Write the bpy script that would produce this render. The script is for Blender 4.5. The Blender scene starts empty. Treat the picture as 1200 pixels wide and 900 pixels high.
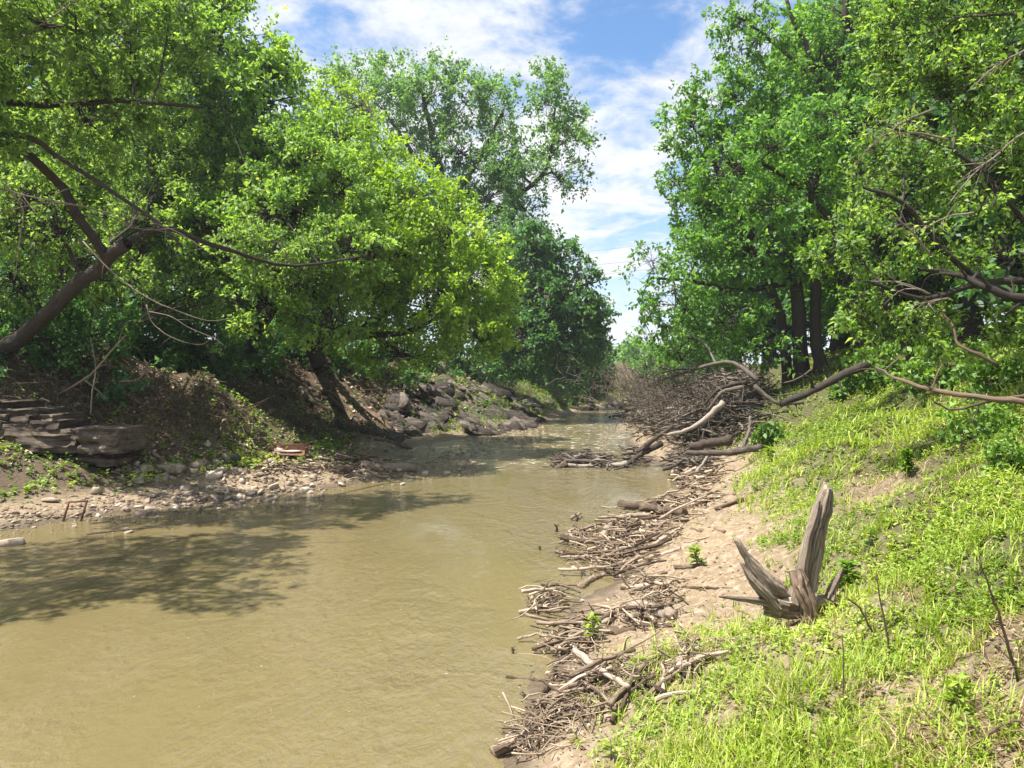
import bpy, bmesh, math, random
import numpy as np
from mathutils import Vector

random.seed(7)
rng = np.random.default_rng(7)
R_ = math.radians
S = bpy.context.scene
COL = S.collection

# ------------------------------------------------------------------ camera, world, sun
EYE = 3.0                    # height of the lens above the water
FPX, CXP, CYP = 900.0, 600.0, 440.0


def at(px, py, d):
    """photo pixel (1200x900 frame) at distance d along the view -> world point"""
    return np.array([(px - CXP) / FPX * d, d, EYE + (CYP - py) / FPX * d])


cam = bpy.data.cameras.new('camera')
cam.lens = 27.0
cam.sensor_width = 36.0
cam.clip_start = 0.1
cam.clip_end = 3000
co = bpy.data.objects.new('camera', cam)
COL.objects.link(co)
co.location = (0, 0, EYE)
co.rotation_euler = (R_(90 - 0.64), 0, 0)
S.camera = co

S.view_settings.view_transform = 'Standard'
S.view_settings.look = 'None'
S.view_settings.exposure = 1.45
S.view_settings.gamma = 1.0
S.render.engine = 'CYCLES'
S.cycles.max_bounces = 9
S.cycles.diffuse_bounces = 7
S.cycles.glossy_bounces = 2
S.cycles.transmission_bounces = 7
S.cycles.transparent_max_bounces = 4
S.cycles.sample_clamp_indirect = 4.0

SUN_EL, SUN_AZ = R_(66), R_(-108)       # azimuth from +Y towards +X
sdir = Vector((math.sin(SUN_AZ) * math.cos(SUN_EL), math.cos(SUN_AZ) * math.cos(SUN_EL), math.sin(SUN_EL)))
sun = bpy.data.lights.new('sun', 'SUN')
sun.energy = 4.2
sun.angle = R_(0.5)
sun.color = (1.0, 0.95, 0.86)
so = bpy.data.objects.new('sun', sun)
so.rotation_euler = sdir.to_track_quat('Z', 'Y').to_euler()
so.location = (0, 0, 60)
COL.objects.link(so)


class NT:
    """tiny node-tree helper"""
    def __init__(self, tree):
        self.t = tree

    def n(self, kind, **kw):
        nd = self.t.nodes.new(kind)
        for k, v in kw.items():
            setattr(nd, k, v)
        return nd

    def l(self, a, b):
        self.t.links.new(a, b)

    def val(self, sock, v):
        if hasattr(v, 'is_linked') or hasattr(v, 'links'):
            self.l(v, sock)
        else:
            sock.default_value = v

    def math(self, op, a, b=0.0, c=0.0, clamp=False):
        m = self.n('ShaderNodeMath', operation=op)
        m.use_clamp = clamp
        for i, v in enumerate((a, b, c)):
            self.val(m.inputs[i], v)
        return m.outputs[0]

    def vmath(self, op, a, b=(0, 0, 0)):
        m = self.n('ShaderNodeVectorMath', operation=op)
        self.val(m.inputs[0], a)
        self.val(m.inputs[1], b)
        return m.outputs[0]

    def noise(self, vec, scale, detail=4, rough=0.55, dist=0.0):
        m = self.n('ShaderNodeTexNoise')
        self.l(vec, m.inputs['Vector'])
        m.inputs['Scale'].default_value = scale
        m.inputs['Detail'].default_value = detail
        m.inputs['Roughness'].default_value = rough
        m.inputs['Distortion'].default_value = dist
        return m.outputs['Fac']

    def mapr(self, v, a, b, c=0.0, d=1.0, smooth=False):
        m = self.n('ShaderNodeMapRange')
        if smooth:
            m.interpolation_type = 'SMOOTHSTEP'
        self.val(m.inputs[0], v)
        for i, x in enumerate((a, b, c, d)):
            m.inputs[i + 1].default_value = x
        return m.outputs[0]

    def mix(self, f, a, b):
        m = self.n('ShaderNodeMix', data_type='RGBA')
        self.val(m.inputs[0], f)
        for s, v in ((m.inputs[6], a), (m.inputs[7], b)):
            if isinstance(v, tuple):
                s.default_value = (*v, 1) if len(v) == 3 else v
            else:
                self.l(v, s)
        return m.outputs[2]

    def ramp(self, f, stops):
        m = self.n('ShaderNodeValToRGB')
        self.l(f, m.inputs[0])
        e = m.color_ramp.elements
        while len(e) < len(stops):
            e.new(0.5)
        for i, (p, c) in enumerate(stops):
            e[i].position = p
            e[i].color = (*c, 1)
        return m.outputs[0]

    def attr(self, name, out='Fac'):
        a = self.n('ShaderNodeAttribute', attribute_name=name)
        return a.outputs[out]

    def bump(self, h, strength, dist=0.02, normal=None):
        b = self.n('ShaderNodeBump')
        self.l(h, b.inputs['Height'])
        self.val(b.inputs['Strength'], strength)
        b.inputs['Distance'].default_value = dist
        if normal is not None:
            self.l(normal, b.inputs['Normal'])
        return b.outputs[0]


# sky: Nishita plus broken cloud on a high flat layer
W = bpy.data.worlds.new('World')
S.world = W
W.use_nodes = True
wt = NT(W.node_tree)
W.node_tree.nodes.clear()
wo = wt.n('ShaderNodeOutputWorld')
bg = wt.n('ShaderNodeBackground')
bg.inputs[1].default_value = 0.08
sky = wt.n('ShaderNodeTexSky', sky_type='NISHITA')
sky.sun_disc = False
sky.sun_elevation = SUN_EL
sky.sun_rotation = SUN_AZ
sky.air_density = 1.0
sky.dust_density = 0.6
sky.ozone_density = 1.6
tc = wt.n('ShaderNodeTexCoord')
sep = wt.n('ShaderNodeSeparateXYZ')
wt.l(tc.outputs['Generated'], sep.inputs[0])
zz = wt.math('MAXIMUM', sep.outputs[2], 0.0)
den = wt.math('ADD', zz, 0.16)
cmb = wt.n('ShaderNodeCombineXYZ')
wt.l(wt.math('DIVIDE', sep.outputs[0], den), cmb.inputs[0])
wt.l(wt.math('DIVIDE', sep.outputs[1], den), cmb.inputs[1])
cv = wt.vmath('ADD', cmb.outputs[0], (3.7, 1.15, 0.0))
n_big = wt.noise(cv, 0.95, 3, 0.5)
n_det = wt.noise(cv, 4.2, 7, 0.62, 0.25)
cl = wt.math('ADD', wt.math('MULTIPLY', n_big, 0.6), wt.math('MULTIPLY', n_det, 0.68))
cl = wt.mapr(cl, 0.52, 0.73, 0, 1, True)
cshade = wt.mapr(wt.noise(cv, 7.0, 5, 0.6), 0.3, 0.7, 0.86, 1.0)
white = wt.n('ShaderNodeCombineXYZ')
for i, k in enumerate((5.0, 5.1, 5.3)):
    wt.l(wt.math('MULTIPLY', cshade, k), white.inputs[i])
horiz = wt.mapr(zz, 0.0, 0.30, 1.0, 0.0, True)
cl = wt.math('MAXIMUM', cl, wt.math('MULTIPLY', horiz, 0.6))
gain = wt.vmath('MULTIPLY', sky.outputs[0], (0.62, 0.84, 1.0))
wt.l(wt.mix(cl, gain, white.outputs[0]), bg.inputs[0])
wt.l(bg.outputs[0], wo.inputs[0])


# ------------------------------------------------------------------ materials
def new_mat(name):
    m = bpy.data.materials.new(name)
    m.use_nodes = True
    m.node_tree.nodes.clear()
    t = NT(m.node_tree)
    out = t.n('ShaderNodeOutputMaterial')
    return m, t, out


def leaf_mat(name, dark, mid, light, trans=0.55):
    m, t, out = new_mat(name)
    c = t.ramp(t.attr('tint'), [(0.0, dark), (0.5, mid), (1.0, light)])
    d = t.n('ShaderNodeBsdfDiffuse')
    t.l(c, d.inputs[0])
    tr = t.n('ShaderNodeBsdfTranslucent')
    t.l(t.vmath('MULTIPLY', c, (1.7, 1.65, 0.8)), tr.inputs[0])
    mx = t.n('ShaderNodeMixShader')
    mx.inputs[0].default_value = trans
    t.l(d.outputs[0], mx.inputs[1])
    t.l(tr.outputs[0], mx.inputs[2])
    g = t.n('ShaderNodeBsdfGlossy')
    g.inputs['Roughness'].default_value = 0.6
    g.inputs[0].default_value = (0.9, 0.95, 0.9, 1)
    m2 = t.n('ShaderNodeMixShader')
    m2.inputs[0].default_value = 0.035
    t.l(mx.outputs[0], m2.inputs[1])
    t.l(g.outputs[0], m2.inputs[2])
    t.l(m2.outputs[0], out.inputs[0])
    return m


M = {}
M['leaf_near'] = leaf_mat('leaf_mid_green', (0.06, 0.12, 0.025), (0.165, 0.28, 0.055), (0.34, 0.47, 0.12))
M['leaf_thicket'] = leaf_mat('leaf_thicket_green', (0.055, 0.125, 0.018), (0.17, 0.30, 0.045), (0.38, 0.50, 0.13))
M['leaf_light'] = leaf_mat('leaf_light_green', (0.075, 0.16, 0.025), (0.20, 0.35, 0.06), (0.38, 0.51, 0.12))
M['leaf_yellow'] = leaf_mat('leaf_yellow_green', (0.10, 0.19, 0.018), (0.25, 0.40, 0.035), (0.42, 0.54, 0.08))
M['leaf_cotton'] = leaf_mat('leaf_cottonwood', (0.06, 0.125, 0.045), (0.14, 0.28, 0.085), (0.27, 0.42, 0.15))
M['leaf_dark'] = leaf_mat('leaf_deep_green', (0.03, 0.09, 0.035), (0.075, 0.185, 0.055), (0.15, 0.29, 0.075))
M['leaf_elm'] = leaf_mat('leaf_elm_green', (0.045, 0.12, 0.022), (0.12, 0.27, 0.04), (0.24, 0.40, 0.075))
M['weed'] = leaf_mat('weed_leaf', (0.08, 0.14, 0.016), (0.195, 0.30, 0.03), (0.36, 0.44, 0.065), 0.3)
M['weed_dark'] = leaf_mat('nettle_leaf', (0.045, 0.11, 0.014), (0.12, 0.235, 0.022), (0.21, 0.34, 0.035), 0.3)
M['blade'] = leaf_mat('grass_blade', (0.15, 0.21, 0.02), (0.31, 0.42, 0.03), (0.52, 0.52, 0.14), 0.3)
M['straw'] = leaf_mat('dry_straw', (0.16, 0.10, 0.05), (0.36, 0.26, 0.14), (0.55, 0.45, 0.28), 0.1)
M['litter'] = leaf_mat('dead_leaf', (0.07, 0.04, 0.025), (0.25, 0.17, 0.11), (0.48, 0.38, 0.28), 0.05)


def wood_mat(name, stops, use_obj=False, scale=1.0, bump=0.5, rough=0.85):
    m, t, out = new_mat(name)
    p = t.n('ShaderNodeBsdfPrincipled')
    wc = t.attr('wc', 'Vector')
    f = t.noise(wc, 1.6 * scale, 6, 0.65, 0.3)
    f2 = t.noise(wc, 6.0 * scale, 3, 0.6)
    a = t.math('ADD', t.math('MULTIPLY', f, 0.75), t.math('MULTIPLY', f2, 0.35))
    if use_obj:
        oi = t.n('ShaderNodeObjectInfo')
        a = t.math('ADD', a, t.mapr(oi.outputs['Random'], 0, 1, -0.2, 0.1))
    a = t.math('ADD', a, t.mapr(t.attr('tint'), 0, 1, -0.17, 0.10))
    t.l(t.ramp(a, stops), p.inputs['Base Color'])
    p.inputs['Roughness'].default_value = rough
    p.inputs['Specular IOR Level'].default_value = 0.2
    t.l(t.bump(f, bump, 0.02), p.inputs['Normal'])
    t.l(p.outputs[0], out.inputs[0])
    return m


DRIFT = [(0.27, (0.04, 0.028, 0.02)), (0.42, (0.12, 0.086, 0.06)), (0.54, (0.26, 0.196, 0.142)), (0.71, (0.52, 0.43, 0.34))]
M['drift'] = wood_mat('driftwood', DRIFT, True)
M['driftbits'] = wood_mat('driftwood_bits', [(0.27, (0.03, 0.02, 0.014)), (0.43, (0.12, 0.085, 0.058)), (0.55, (0.28, 0.21, 0.145)), (0.7, (0.56, 0.46, 0.34))], False)
M['brush'] = wood_mat('dead_brush', [(0.27, (0.035, 0.03, 0.027)), (0.5, (0.10, 0.08, 0.062)), (0.78, (0.28, 0.235, 0.185))], False)
M['heap'] = wood_mat('heap_branches', [(0.27, (0.022, 0.017, 0.014)), (0.45, (0.075, 0.062, 0.052)), (0.58, (0.18, 0.15, 0.125)), (0.75, (0.40, 0.35, 0.30))], True)
M['snag'] = wood_mat('weathered_snag', [(0.3, (0.045, 0.034, 0.026)), (0.43, (0.17, 0.13, 0.098)), (0.56, (0.33, 0.26, 0.20)), (0.72, (0.54, 0.46, 0.38))], False, 1.8, 1.0)
M['snag_red'] = wood_mat('weathered_red_root', [(0.25, (0.10, 0.06, 0.04)), (0.5, (0.26, 0.18, 0.13)), (0.75, (0.42, 0.33, 0.26))], False, 1.5, 0.9)
M['darklog'] = wood_mat('dark_log', [(0.3, (0.02, 0.016, 0.013)), (0.5, (0.07, 0.052, 0.04)), (0.75, (0.2, 0.16, 0.13))], False, 1.0, 0.9)
M['bark'] = wood_mat('bark', [(0.3, (0.015, 0.012, 0.01)), (0.5, (0.045, 0.036, 0.03)), (0.75, (0.11, 0.092, 0.078))], False, 1.0, 0.9)
M['bark_brown'] = wood_mat('bark_brown', [(0.3, (0.04, 0.026, 0.018)), (0.5, (0.13, 0.09, 0.06)), (0.75, (0.26, 0.19, 0.14))], False, 1.0, 0.9)
M['twig'] = wood_mat('bare_twig', [(0.3, (0.07, 0.055, 0.042)), (0.5, (0.17, 0.135, 0.105)), (0.75, (0.36, 0.30, 0.25))], False, 1.0, 0.3)


def rock_mat(name, stops, strata=0.0, bump=0.6):
    m, t, out = new_mat(name)
    p = t.n('ShaderNodeBsdfPrincipled')
    geo = t.n('ShaderNodeNewGeometry')
    oi = t.n('ShaderNodeObjectInfo')
    f = t.noise(geo.outputs['Position'], 5, 7, 0.65)
    st = t.noise(t.vmath('MULTIPLY', geo.outputs['Position'], (0.6, 0.6, 9.0)), 2.2, 4, 0.6)
    a = t.math('ADD', t.math('MULTIPLY', f, 1 - strata), t.math('MULTIPLY', st, strata))
    a = t.math('ADD', a, t.mapr(oi.outputs['Random'], 0, 1, -0.12, 0.12))
    t.l(t.ramp(a, stops), p.inputs['Base Color'])
    p.inputs['Roughness'].default_value = 0.9
    p.inputs['Specular IOR Level'].default_value = 0.2
    t.l(t.bump(a, bump, 0.04), p.inputs['Normal'])
    t.l(p.outputs[0], out.inputs[0])
    return m


M['stone'] = rock_mat('pale_stone', [(0.3, (0.13, 0.095, 0.07)), (0.5, (0.34, 0.265, 0.2)), (0.7, (0.55, 0.47, 0.38))])
M['shale'] = rock_mat('dark_shale', [(0.3, (0.022, 0.018, 0.016)), (0.5, (0.065, 0.052, 0.045)), (0.72, (0.19, 0.155, 0.13))], 0.4)
M['ledge'] = rock_mat('ledge_rock', [(0.3, (0.018, 0.014, 0.011)), (0.5, (0.05, 0.038, 0.03)), (0.75, (0.19, 0.15, 0.115))], 0.6, 1.0)

# ground
m, t, out = new_mat('bank_soil')
M['ground'] = m
p = t.n('ShaderNodeBsdfPrincipled')
geo = t.n('ShaderNodeNewGeometry')
pos = geo.outputs['Position']
n1 = t.noise(pos, 1.1, 6, 0.6)
n2 = t.noise(pos, 9.0, 6, 0.65)
n3 = t.noise(pos, 45.0, 4, 0.7)
sand = t.mix(n1, (0.16, 0.112, 0.068), (0.33, 0.25, 0.163))
sand = t.mix(t.mapr(n2, 0.45, 0.7), sand, (0.42, 0.34, 0.25))
sand = t.mix(t.mapr(n3, 0.56, 0.72, 0, 0.7), sand, (0.12, 0.085, 0.055))
soil = t.mix(n2, (0.04, 0.031, 0.02), (0.14, 0.10, 0.066))
soil = t.mix(t.mapr(n3, 0.5, 0.7), soil, (0.19, 0.145, 0.10))
green = t.mix(n2, (0.04, 0.065, 0.012), (0.10, 0.15, 0.025))
cov = t.attr('cover')
bare = t.attr('bare')
c = t.mix(bare, soil, sand)
c = t.mix(t.math('MULTIPLY', cov, t.mapr(n3, 0.42, 0.6, 0.0, 0.8), clamp=True), c, green)
sz = t.n('ShaderNodeSeparateXYZ')
t.l(pos, sz.inputs[0])
wet = t.mapr(t.math('ADD', sz.outputs[2], t.math('MULTIPLY', n2, -0.12)), -0.03, 0.10, 1, 0, True)
c = t.mix(t.math('MULTIPLY', wet, 0.7), c, (0.06, 0.045, 0.03))
t.l(c, p.inputs['Base Color'])
t.l(t.mapr(wet, 0, 1, 0.95, 0.35), p.inputs['Roughness'])
p.inputs['Specular IOR Level'].default_value = 0.25
hh = t.math('ADD', t.math('MULTIPLY', n2, 1.0), t.math('MULTIPLY', n3, 0.35))
t.l(t.bump(hh, 0.9, 0.06), p.inputs['Normal'])
t.l(p.outputs[0], out.inputs[0])

# muddy water
m, t, out = new_mat('muddy_water')
M['water'] = m
p = t.n('ShaderNodeBsdfPrincipled')
geo = t.n('ShaderNodeNewGeometry')
pos = geo.outputs['Position']
mp = t.n('ShaderNodeMapping')
mp.inputs['Rotation'].default_value = (0, 0, R_(-24))
mp.inputs['Scale'].default_value = (1.0, 0.62, 1.0)
t.l(pos, mp.inputs[0])
v = mp.outputs[0]
sp = t.n('ShaderNodeSeparateXYZ')
t.l(pos, sp.inputs[0])
riff = t.math('MULTIPLY', t.mapr(sp.outputs[1], 22, 27, 0, 1, True), t.mapr(sp.outputs[1], 50, 64, 1, 0.45, True))
patch = t.noise(t.vmath('MULTIPLY', v, (1.0, 0.45, 1.0)), 0.42, 4, 0.55, 0.6)
w1 = t.noise(v, 1.5, 4, 0.5, 1.3)
w2 = t.noise(v, 8.5, 4, 0.6, 0.6)
w3 = t.noise(v, 26.0, 2, 0.5)
h = t.math('ADD', t.math('MULTIPLY', w1, 1.0), t.math('MULTIPLY', w2, 0.55))
h = t.math('ADD', h, t.math('MULTIPLY', w3, 0.07))
stren = t.math('ADD', t.mapr(patch, 0.38, 0.62, 0.07, 0.52), t.math('MULTIPLY', riff, 0.18))
bm_ = t.bump(h, stren, 0.34)
base = t.mix(t.noise(v, 0.5, 4, 0.55, 0.5), (0.134, 0.107, 0.048), (0.185, 0.149, 0.072))
foam_sheen = t.math('MULTIPLY', t.mapr(t.noise(t.vmath('MULTIPLY', v, (0.8, 1.3, 1.0)), 2.6, 9, 0.78, 0.8), 0.5, 0.68, 0, 1, True), riff)  # riffle foam; its pale colour also paints the silvery sky sheen
glint = t.math('MULTIPLY', t.mapr(t.noise(v, 34.0, 2, 0.55, 0.6), 0.735, 0.76, 0, 1, True), t.mapr(w1, 0.4, 0.6, 0.2, 1))  # sun glints painted into the colour as sparse pale dots
foam_sheen = t.math('MAXIMUM', t.math('MULTIPLY', foam_sheen, 0.85), t.math('MULTIPLY', glint, 0.7))
t.l(t.mix(foam_sheen, base, (0.78, 0.74, 0.6)), p.inputs['Base Color'])
p.inputs['IOR'].default_value = 1.62
t.l(t.mapr(foam_sheen, 0, 1, 0.06, 0.5), p.inputs['Roughness'])
t.l(bm_, p.inputs['Normal'])
t.l(p.outputs[0], out.inputs[0])


def plain_mat(name, a, b, rough=0.7, metal=0.0, scale=9, bump=0.3):
    m, t, out = new_mat(name)
    p = t.n('ShaderNodeBsdfPrincipled')
    tcn = t.n('ShaderNodeTexCoord')
    f = t.noise(tcn.outputs['Object'], scale, 6, 0.65)
    t.l(t.mix(t.mapr(f, 0.35, 0.65), a, b), p.inputs['Base Color'])
    p.inputs['Roughness'].default_value = rough
    p.inputs['Metallic'].default_value = metal
    t.l(t.bump(f, bump, 0.01), p.inputs['Normal'])
    t.l(p.outputs[0], out.inputs[0])
    return m


M['rust'] = plain_mat('rusty_iron', (0.06, 0.03, 0.02), (0.22, 0.10, 0.05), 0.85)
M['rustpale'] = plain_mat('chipped_enamel', (0.42, 0.16, 0.08), (0.72, 0.66, 0.6), 0.5, 0, 3.5)
M['black'] = plain_mat('black_rubber', (0.012, 0.015, 0.017), (0.03, 0.035, 0.036), 0.6)
M['wire'] = plain_mat('grey_cable', (0.16, 0.17, 0.2), (0.2, 0.21, 0.24), 0.6)


# ------------------------------------------------------------------ mesh helpers
def build(name, verts, faces, mat, tint=None, wc=None, smooth=False, parent=None, extra=None, link=True):
    verts = np.asarray(verts, dtype=np.float32).reshape(-1, 3)
    faces = np.asarray(faces, dtype=np.int32)
    me = bpy.data.meshes.new(name)
    me.vertices.add(len(verts))
    me.vertices.foreach_set('co', verts.ravel())
    k = faces.shape[1]
    me.loops.add(faces.size)
    me.loops.foreach_set('vertex_index', faces.ravel())
    me.polygons.add(len(faces))
    me.polygons.foreach_set('loop_start', np.arange(0, faces.size, k, dtype=np.int32))
    me.polygons.foreach_set('loop_total', np.full(len(faces), k, dtype=np.int32))
    if smooth:
        me.polygons.foreach_set('use_smooth', np.ones(len(faces), dtype=bool))
    if tint is not None:
        a = me.attributes.new('tint', 'FLOAT', 'POINT')
        a.data.foreach_set('value', np.asarray(tint, dtype=np.float32))
    if wc is not None:
        a = me.attributes.new('wc', 'FLOAT_VECTOR', 'POINT')
        a.data.foreach_set('vector', np.asarray(wc, dtype=np.float32).ravel())
    for kx, vx in (extra or {}).items():
        a = me.attributes.new(kx, 'FLOAT', 'POINT')
        a.data.foreach_set('value', np.asarray(vx, dtype=np.float32))
    me.update(calc_edges=True)
    me.materials.append(mat)
    if not link:
        return me
    o = bpy.data.objects.new(name, me)
    COL.objects.link(o)
    if parent is not None:
        o.parent = parent
    return o


def tag(o, label=None, cat=None, group=None, kind=None):
    if label: o['label'] = label
    if cat: o['category'] = cat
    if group: o['group'] = group
    if kind: o['kind'] = kind
    return o


def empty(name, loc, label, cat, group=None):
    o = bpy.data.objects.new(name, None)
    COL.objects.link(o)
    o.location = [float(v) for v in loc]
    o.empty_display_size = 0.2
    return tag(o, label, cat, group)


def norm(v):
    return v / np.maximum(np.linalg.norm(v, axis=-1, keepdims=True), 1e-9)


def tubes(P, R, S_=5, tint=None, cap=False):
    """P (N,K,3), R (N,K) -> verts, quads, wood coords, tint for N tapering tubes at once"""
    P = np.asarray(P, float)
    R = np.asarray(R, float)
    if cap:
        P = np.concatenate([P[:, :1], P, P[:, -1:]], 1)
        R = np.concatenate([R[:, :1] * 0.02, R, R[:, -1:] * 0.02], 1)
    N, K, _ = P.shape
    T = np.empty_like(P)
    T[:, 1:-1] = P[:, 2:] - P[:, :-2]
    T[:, 0] = P[:, min(2, K - 1)] - P[:, 0]
    T[:, -1] = P[:, -1] - P[:, max(0, K - 3)]
    T = norm(T)
    md = np.abs(norm(P[:, -1] - P[:, 0]))
    ref = np.where(md[:, 2:3] < 0.8, np.array([[0, 0, 1.0]]), np.array([[1.0, 0, 0]]))[:, None, :]
    U = norm(np.cross(T, ref))
    V = np.cross(T, U)
    ang = np.arange(S_) / S_ * 2 * np.pi
    ca, sa = np.cos(ang), np.sin(ang)
    verts = P[:, :, None, :] + R[:, :, None, None] * (ca[None, None, :, None] * U[:, :, None, :] + sa[None, None, :, None] * V[:, :, None, :])
    seg = np.linalg.norm(np.diff(P, axis=1), axis=2)
    al = np.concatenate([np.zeros((N, 1)), np.cumsum(seg, 1)], 1)
    Rm = np.maximum(R.max(1), 0.02)[:, None, None]
    wc = np.empty((N, K, S_, 3))
    off = rng.uniform(0, 50, (N, 1, 1))
    wc[..., 0] = ca * Rm * 34 + off
    wc[..., 1] = sa * Rm * 34 + off * 1.7
    wc[..., 2] = al[:, :, None] * 3.0
    n = np.arange(N)[:, None, None] * K * S_
    k = np.arange(K - 1)[None, :, None] * S_
    s = np.arange(S_)[None, None, :]
    s2 = (s + 1) % S_
    q = np.stack([n + k + s, n + k + s2, n + k + S_ + s2, n + k + S_ + s], -1).reshape(-1, 4)
    if tint is None:
        tint = rng.uniform(0.2, 0.8, N)
    tt = np.repeat(tint, K * S_)
    return verts.reshape(-1, 3), q, wc.reshape(-1, 3), tt


def leaves(P, D, Nn, L, Wd, tint, fold=0.25):
    """folded rhombic leaves, one quad each"""
    D = norm(D)
    side = norm(np.cross(D, Nn))
    up = np.cross(side, D)
    L = L[:, None]
    Wd = Wd[:, None]
    v = np.stack([P, P + D * L * 0.42 + side * Wd * 0.5 + up * Wd * fold, P + D * L - up * L * 0.12, P + D * L * 0.42 - side * Wd * 0.5 + up * Wd * fold], 1)
    n = len(P)
    f = np.arange(4 * n).reshape(n, 4)
    return v.reshape(-1, 3), f, np.repeat(tint, 4)


class Bag:
    """collects geometry for one mesh"""
    def __init__(self):
        self.v, self.f, self.t, self.w, self.n = [], [], [], [], 0

    def add(self, v, f, t=None, w=None):
        self.v.append(v)
        self.f.append(np.asarray(f) + self.n)
        self.t.append(t if t is not None else np.full(len(v), 0.5))
        self.w.append(w if w is not None else np.zeros((len(v), 3)))
        self.n += len(v)

    def out(self, name, mat, parent=None, smooth=False, origin=None, link=True):
        v = np.concatenate(self.v)
        if origin is not None:
            v = v - np.asarray(origin)
        return build(name, v, np.concatenate(self.f), mat, np.concatenate(self.t), np.concatenate(self.w), smooth, parent, link=link)


def resample(pts, n):
    """Catmull-Rom through the points, n samples"""
    p = np.asarray(pts, float)
    p = np.vstack([2 * p[0] - p[1], p, 2 * p[-1] - p[-2]])
    m = len(p) - 3
    u = np.linspace(0, m - 1e-6, n)
    i = u.astype(int)
    f = (u - i)[:, None]
    a, b, c, d = p[i], p[i + 1], p[i + 2], p[i + 3]
    return 0.5 * (2 * b + (c - a) * f + (2 * a - 5 * b + 4 * c - d) * f ** 2 + (3 * b - a - 3 * c + d) * f ** 3)


def vnoise(x, y, seed=0):
    xi = np.floor(x).astype(np.int64)
    yi = np.floor(y).astype(np.int64)
    xf = x - xi
    yf = y - yi
    xf = xf * xf * (3 - 2 * xf)
    yf = yf * yf * (3 - 2 * yf)

    def hsh(a, b):
        h = (a * 374761393 + b * 668265263 + seed * 1442695041) & 0xffffffff
        h = ((h ^ (h >> 13)) * 1274126177) & 0xffffffff
        return ((h ^ (h >> 16)) & 0xffff) / 65535.0
    a, b, c, d = hsh(xi, yi), hsh(xi + 1, yi), hsh(xi, yi + 1), hsh(xi + 1, yi + 1)
    return a + (b - a) * xf + (c - a) * yf + (a - b - c + d) * xf * yf - 0.5


def fbm(x, y, seed=0, o=4):
    r = 0
    for i in range(o):
        r = r + vnoise(x * 2 ** i, y * 2 ** i, seed + i * 17) / 2 ** i
    return r


def sstep(a, b, x):
    t = np.clip((x - a) / (b - a), 0, 1)
    return t * t * (3 - 2 * t)


# ------------------------------------------------------------------ the river's banks
_ys = np.arange(-60, 400, 0.25)


def edge(tab, sm):
    a = np.array(tab)
    e = np.interp(_ys, a[:, 0], a[:, 1])
    k = np.ones(sm) / sm
    e = np.convolve(np.pad(e, sm, mode='edge'), k, 'same')[sm:-sm]
    return e


RE = edge([(-60, -16), (-20, -7), (0, -2.4), (3.5, -0.7), (5.9, 0.0), (8.2, 0.35), (9.5, 0.65), (11, 1.25), (13, 1.75), (15.5, 2.4), (17.5, 3.2), (20, 4.35), (23.5, 5.0), (26, 4.7),
           (29, 4.5), (34, 5.1), (45, 7.0), (56, 9.6), (66, 12.5), (76, 20), (90, 40), (110, 70), (400, 600)], 5)
LE = edge([(-60, -34), (-20, -19), (5, -12.6), (13, -10.7), (15, -9.9), (17, -8.2), (19.3, -6.1), (21, -4.4), (22.6, -2.9), (23.6, -2.7), (25, -4.0), (27, -4.9), (30, -4.6),
           (33.7, -3.9), (37, -1.6), (41.5, 0.3), (48, 2.1), (54, 3.3), (62, 5.4), (70, 7.6), (78, 11.5), (90, 24), (110, 48), (400, 560)], 5)
RG = np.gradient(RE, 0.25)
LG = np.gradient(LE, 0.25)
# slopes of the channel are taken smoothed, so that offsets do not jump
ks = np.ones(17) / 17
RG = np.convolve(np.pad(RG, 17, mode='edge'), ks, 'same')[17:-17]
LG = np.convolve(np.pad(LG, 17, mode='edge'), ks, 'same')[17:-17]
P_R = np.array([(-4, -1.2), (-1.5, -0.55), (0, 0), (0.8, 0.22), (1.8, 0.5), (2.6, 0.85), (4, 1.6), (6.5, 2.85), (9, 3.8), (12, 4.5), (16, 4.8), (30, 4.9), (2000, 4.9)])
P_L = np.array([(-4, -1.2), (-1.5, -0.45), (0, 0), (1.4, 0.28), (3, 0.72), (4.4, 1.5), (6.8, 2.9), (8.6, 3.7), (11, 4.4), (20, 4.9), (2000, 4.9)])


def offs(x, y):
    r = (x - np.interp(y, _ys, RE)) / np.sqrt(1 + np.interp(y, _ys, RG) ** 2)
    l = (np.interp(y, _ys, LE) - x) / np.sqrt(1 + np.interp(y, _ys, LG) ** 2)
    return r, l


def hgt(x, y):
    x = np.asarray(x, float)
    y = np.asarray(y, float)
    wob = fbm(x * 0.7, y * 0.7, 3, 3) * 0.55
    r, l = offs(x, y)
    rr = r + wob * 0.7
    ll = l + wob
    h = np.maximum(np.interp(rr, P_R[:, 0], P_R[:, 1]), np.interp(ll, P_L[:, 0], P_L[:, 1]))
    amp = sstep(-0.5, 3.5, np.maximum(r, l))
    h = h + fbm(x * 0.35, y * 0.35, 11, 3) * 0.55 * amp + fbm(x * 2.1, y * 2.1, 23, 4) * (0.05 + 0.14 * amp)
    h = h + fbm(x * 8, y * 8, 31, 2) * 0.035
    # eroded gullies on the cut bank
    h = h + np.where(l > 2.5, fbm((x + y) * 1.3, (x - y) * 0.25, 41, 3) * 0.55, 0) * sstep(2.5, 4.5, l) * (1 - sstep(8, 10, l))
    return h


_dd = np.exp(np.linspace(np.log(1.6), np.log(140), 900))


def ground(px, py):
    """where the line of sight through a photo pixel meets the ground (or the water)"""
    x = (px - CXP) / FPX * _dd
    z = EYE + (CYP - py) / FPX * _dd
    g = np.maximum(hgt(x, _dd), 0.0)
    i = np.argmax(z <= g)
    if i == 0:
        i = len(_dd) - 1
    return np.array([x[i], _dd[i], g[i]])


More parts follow.
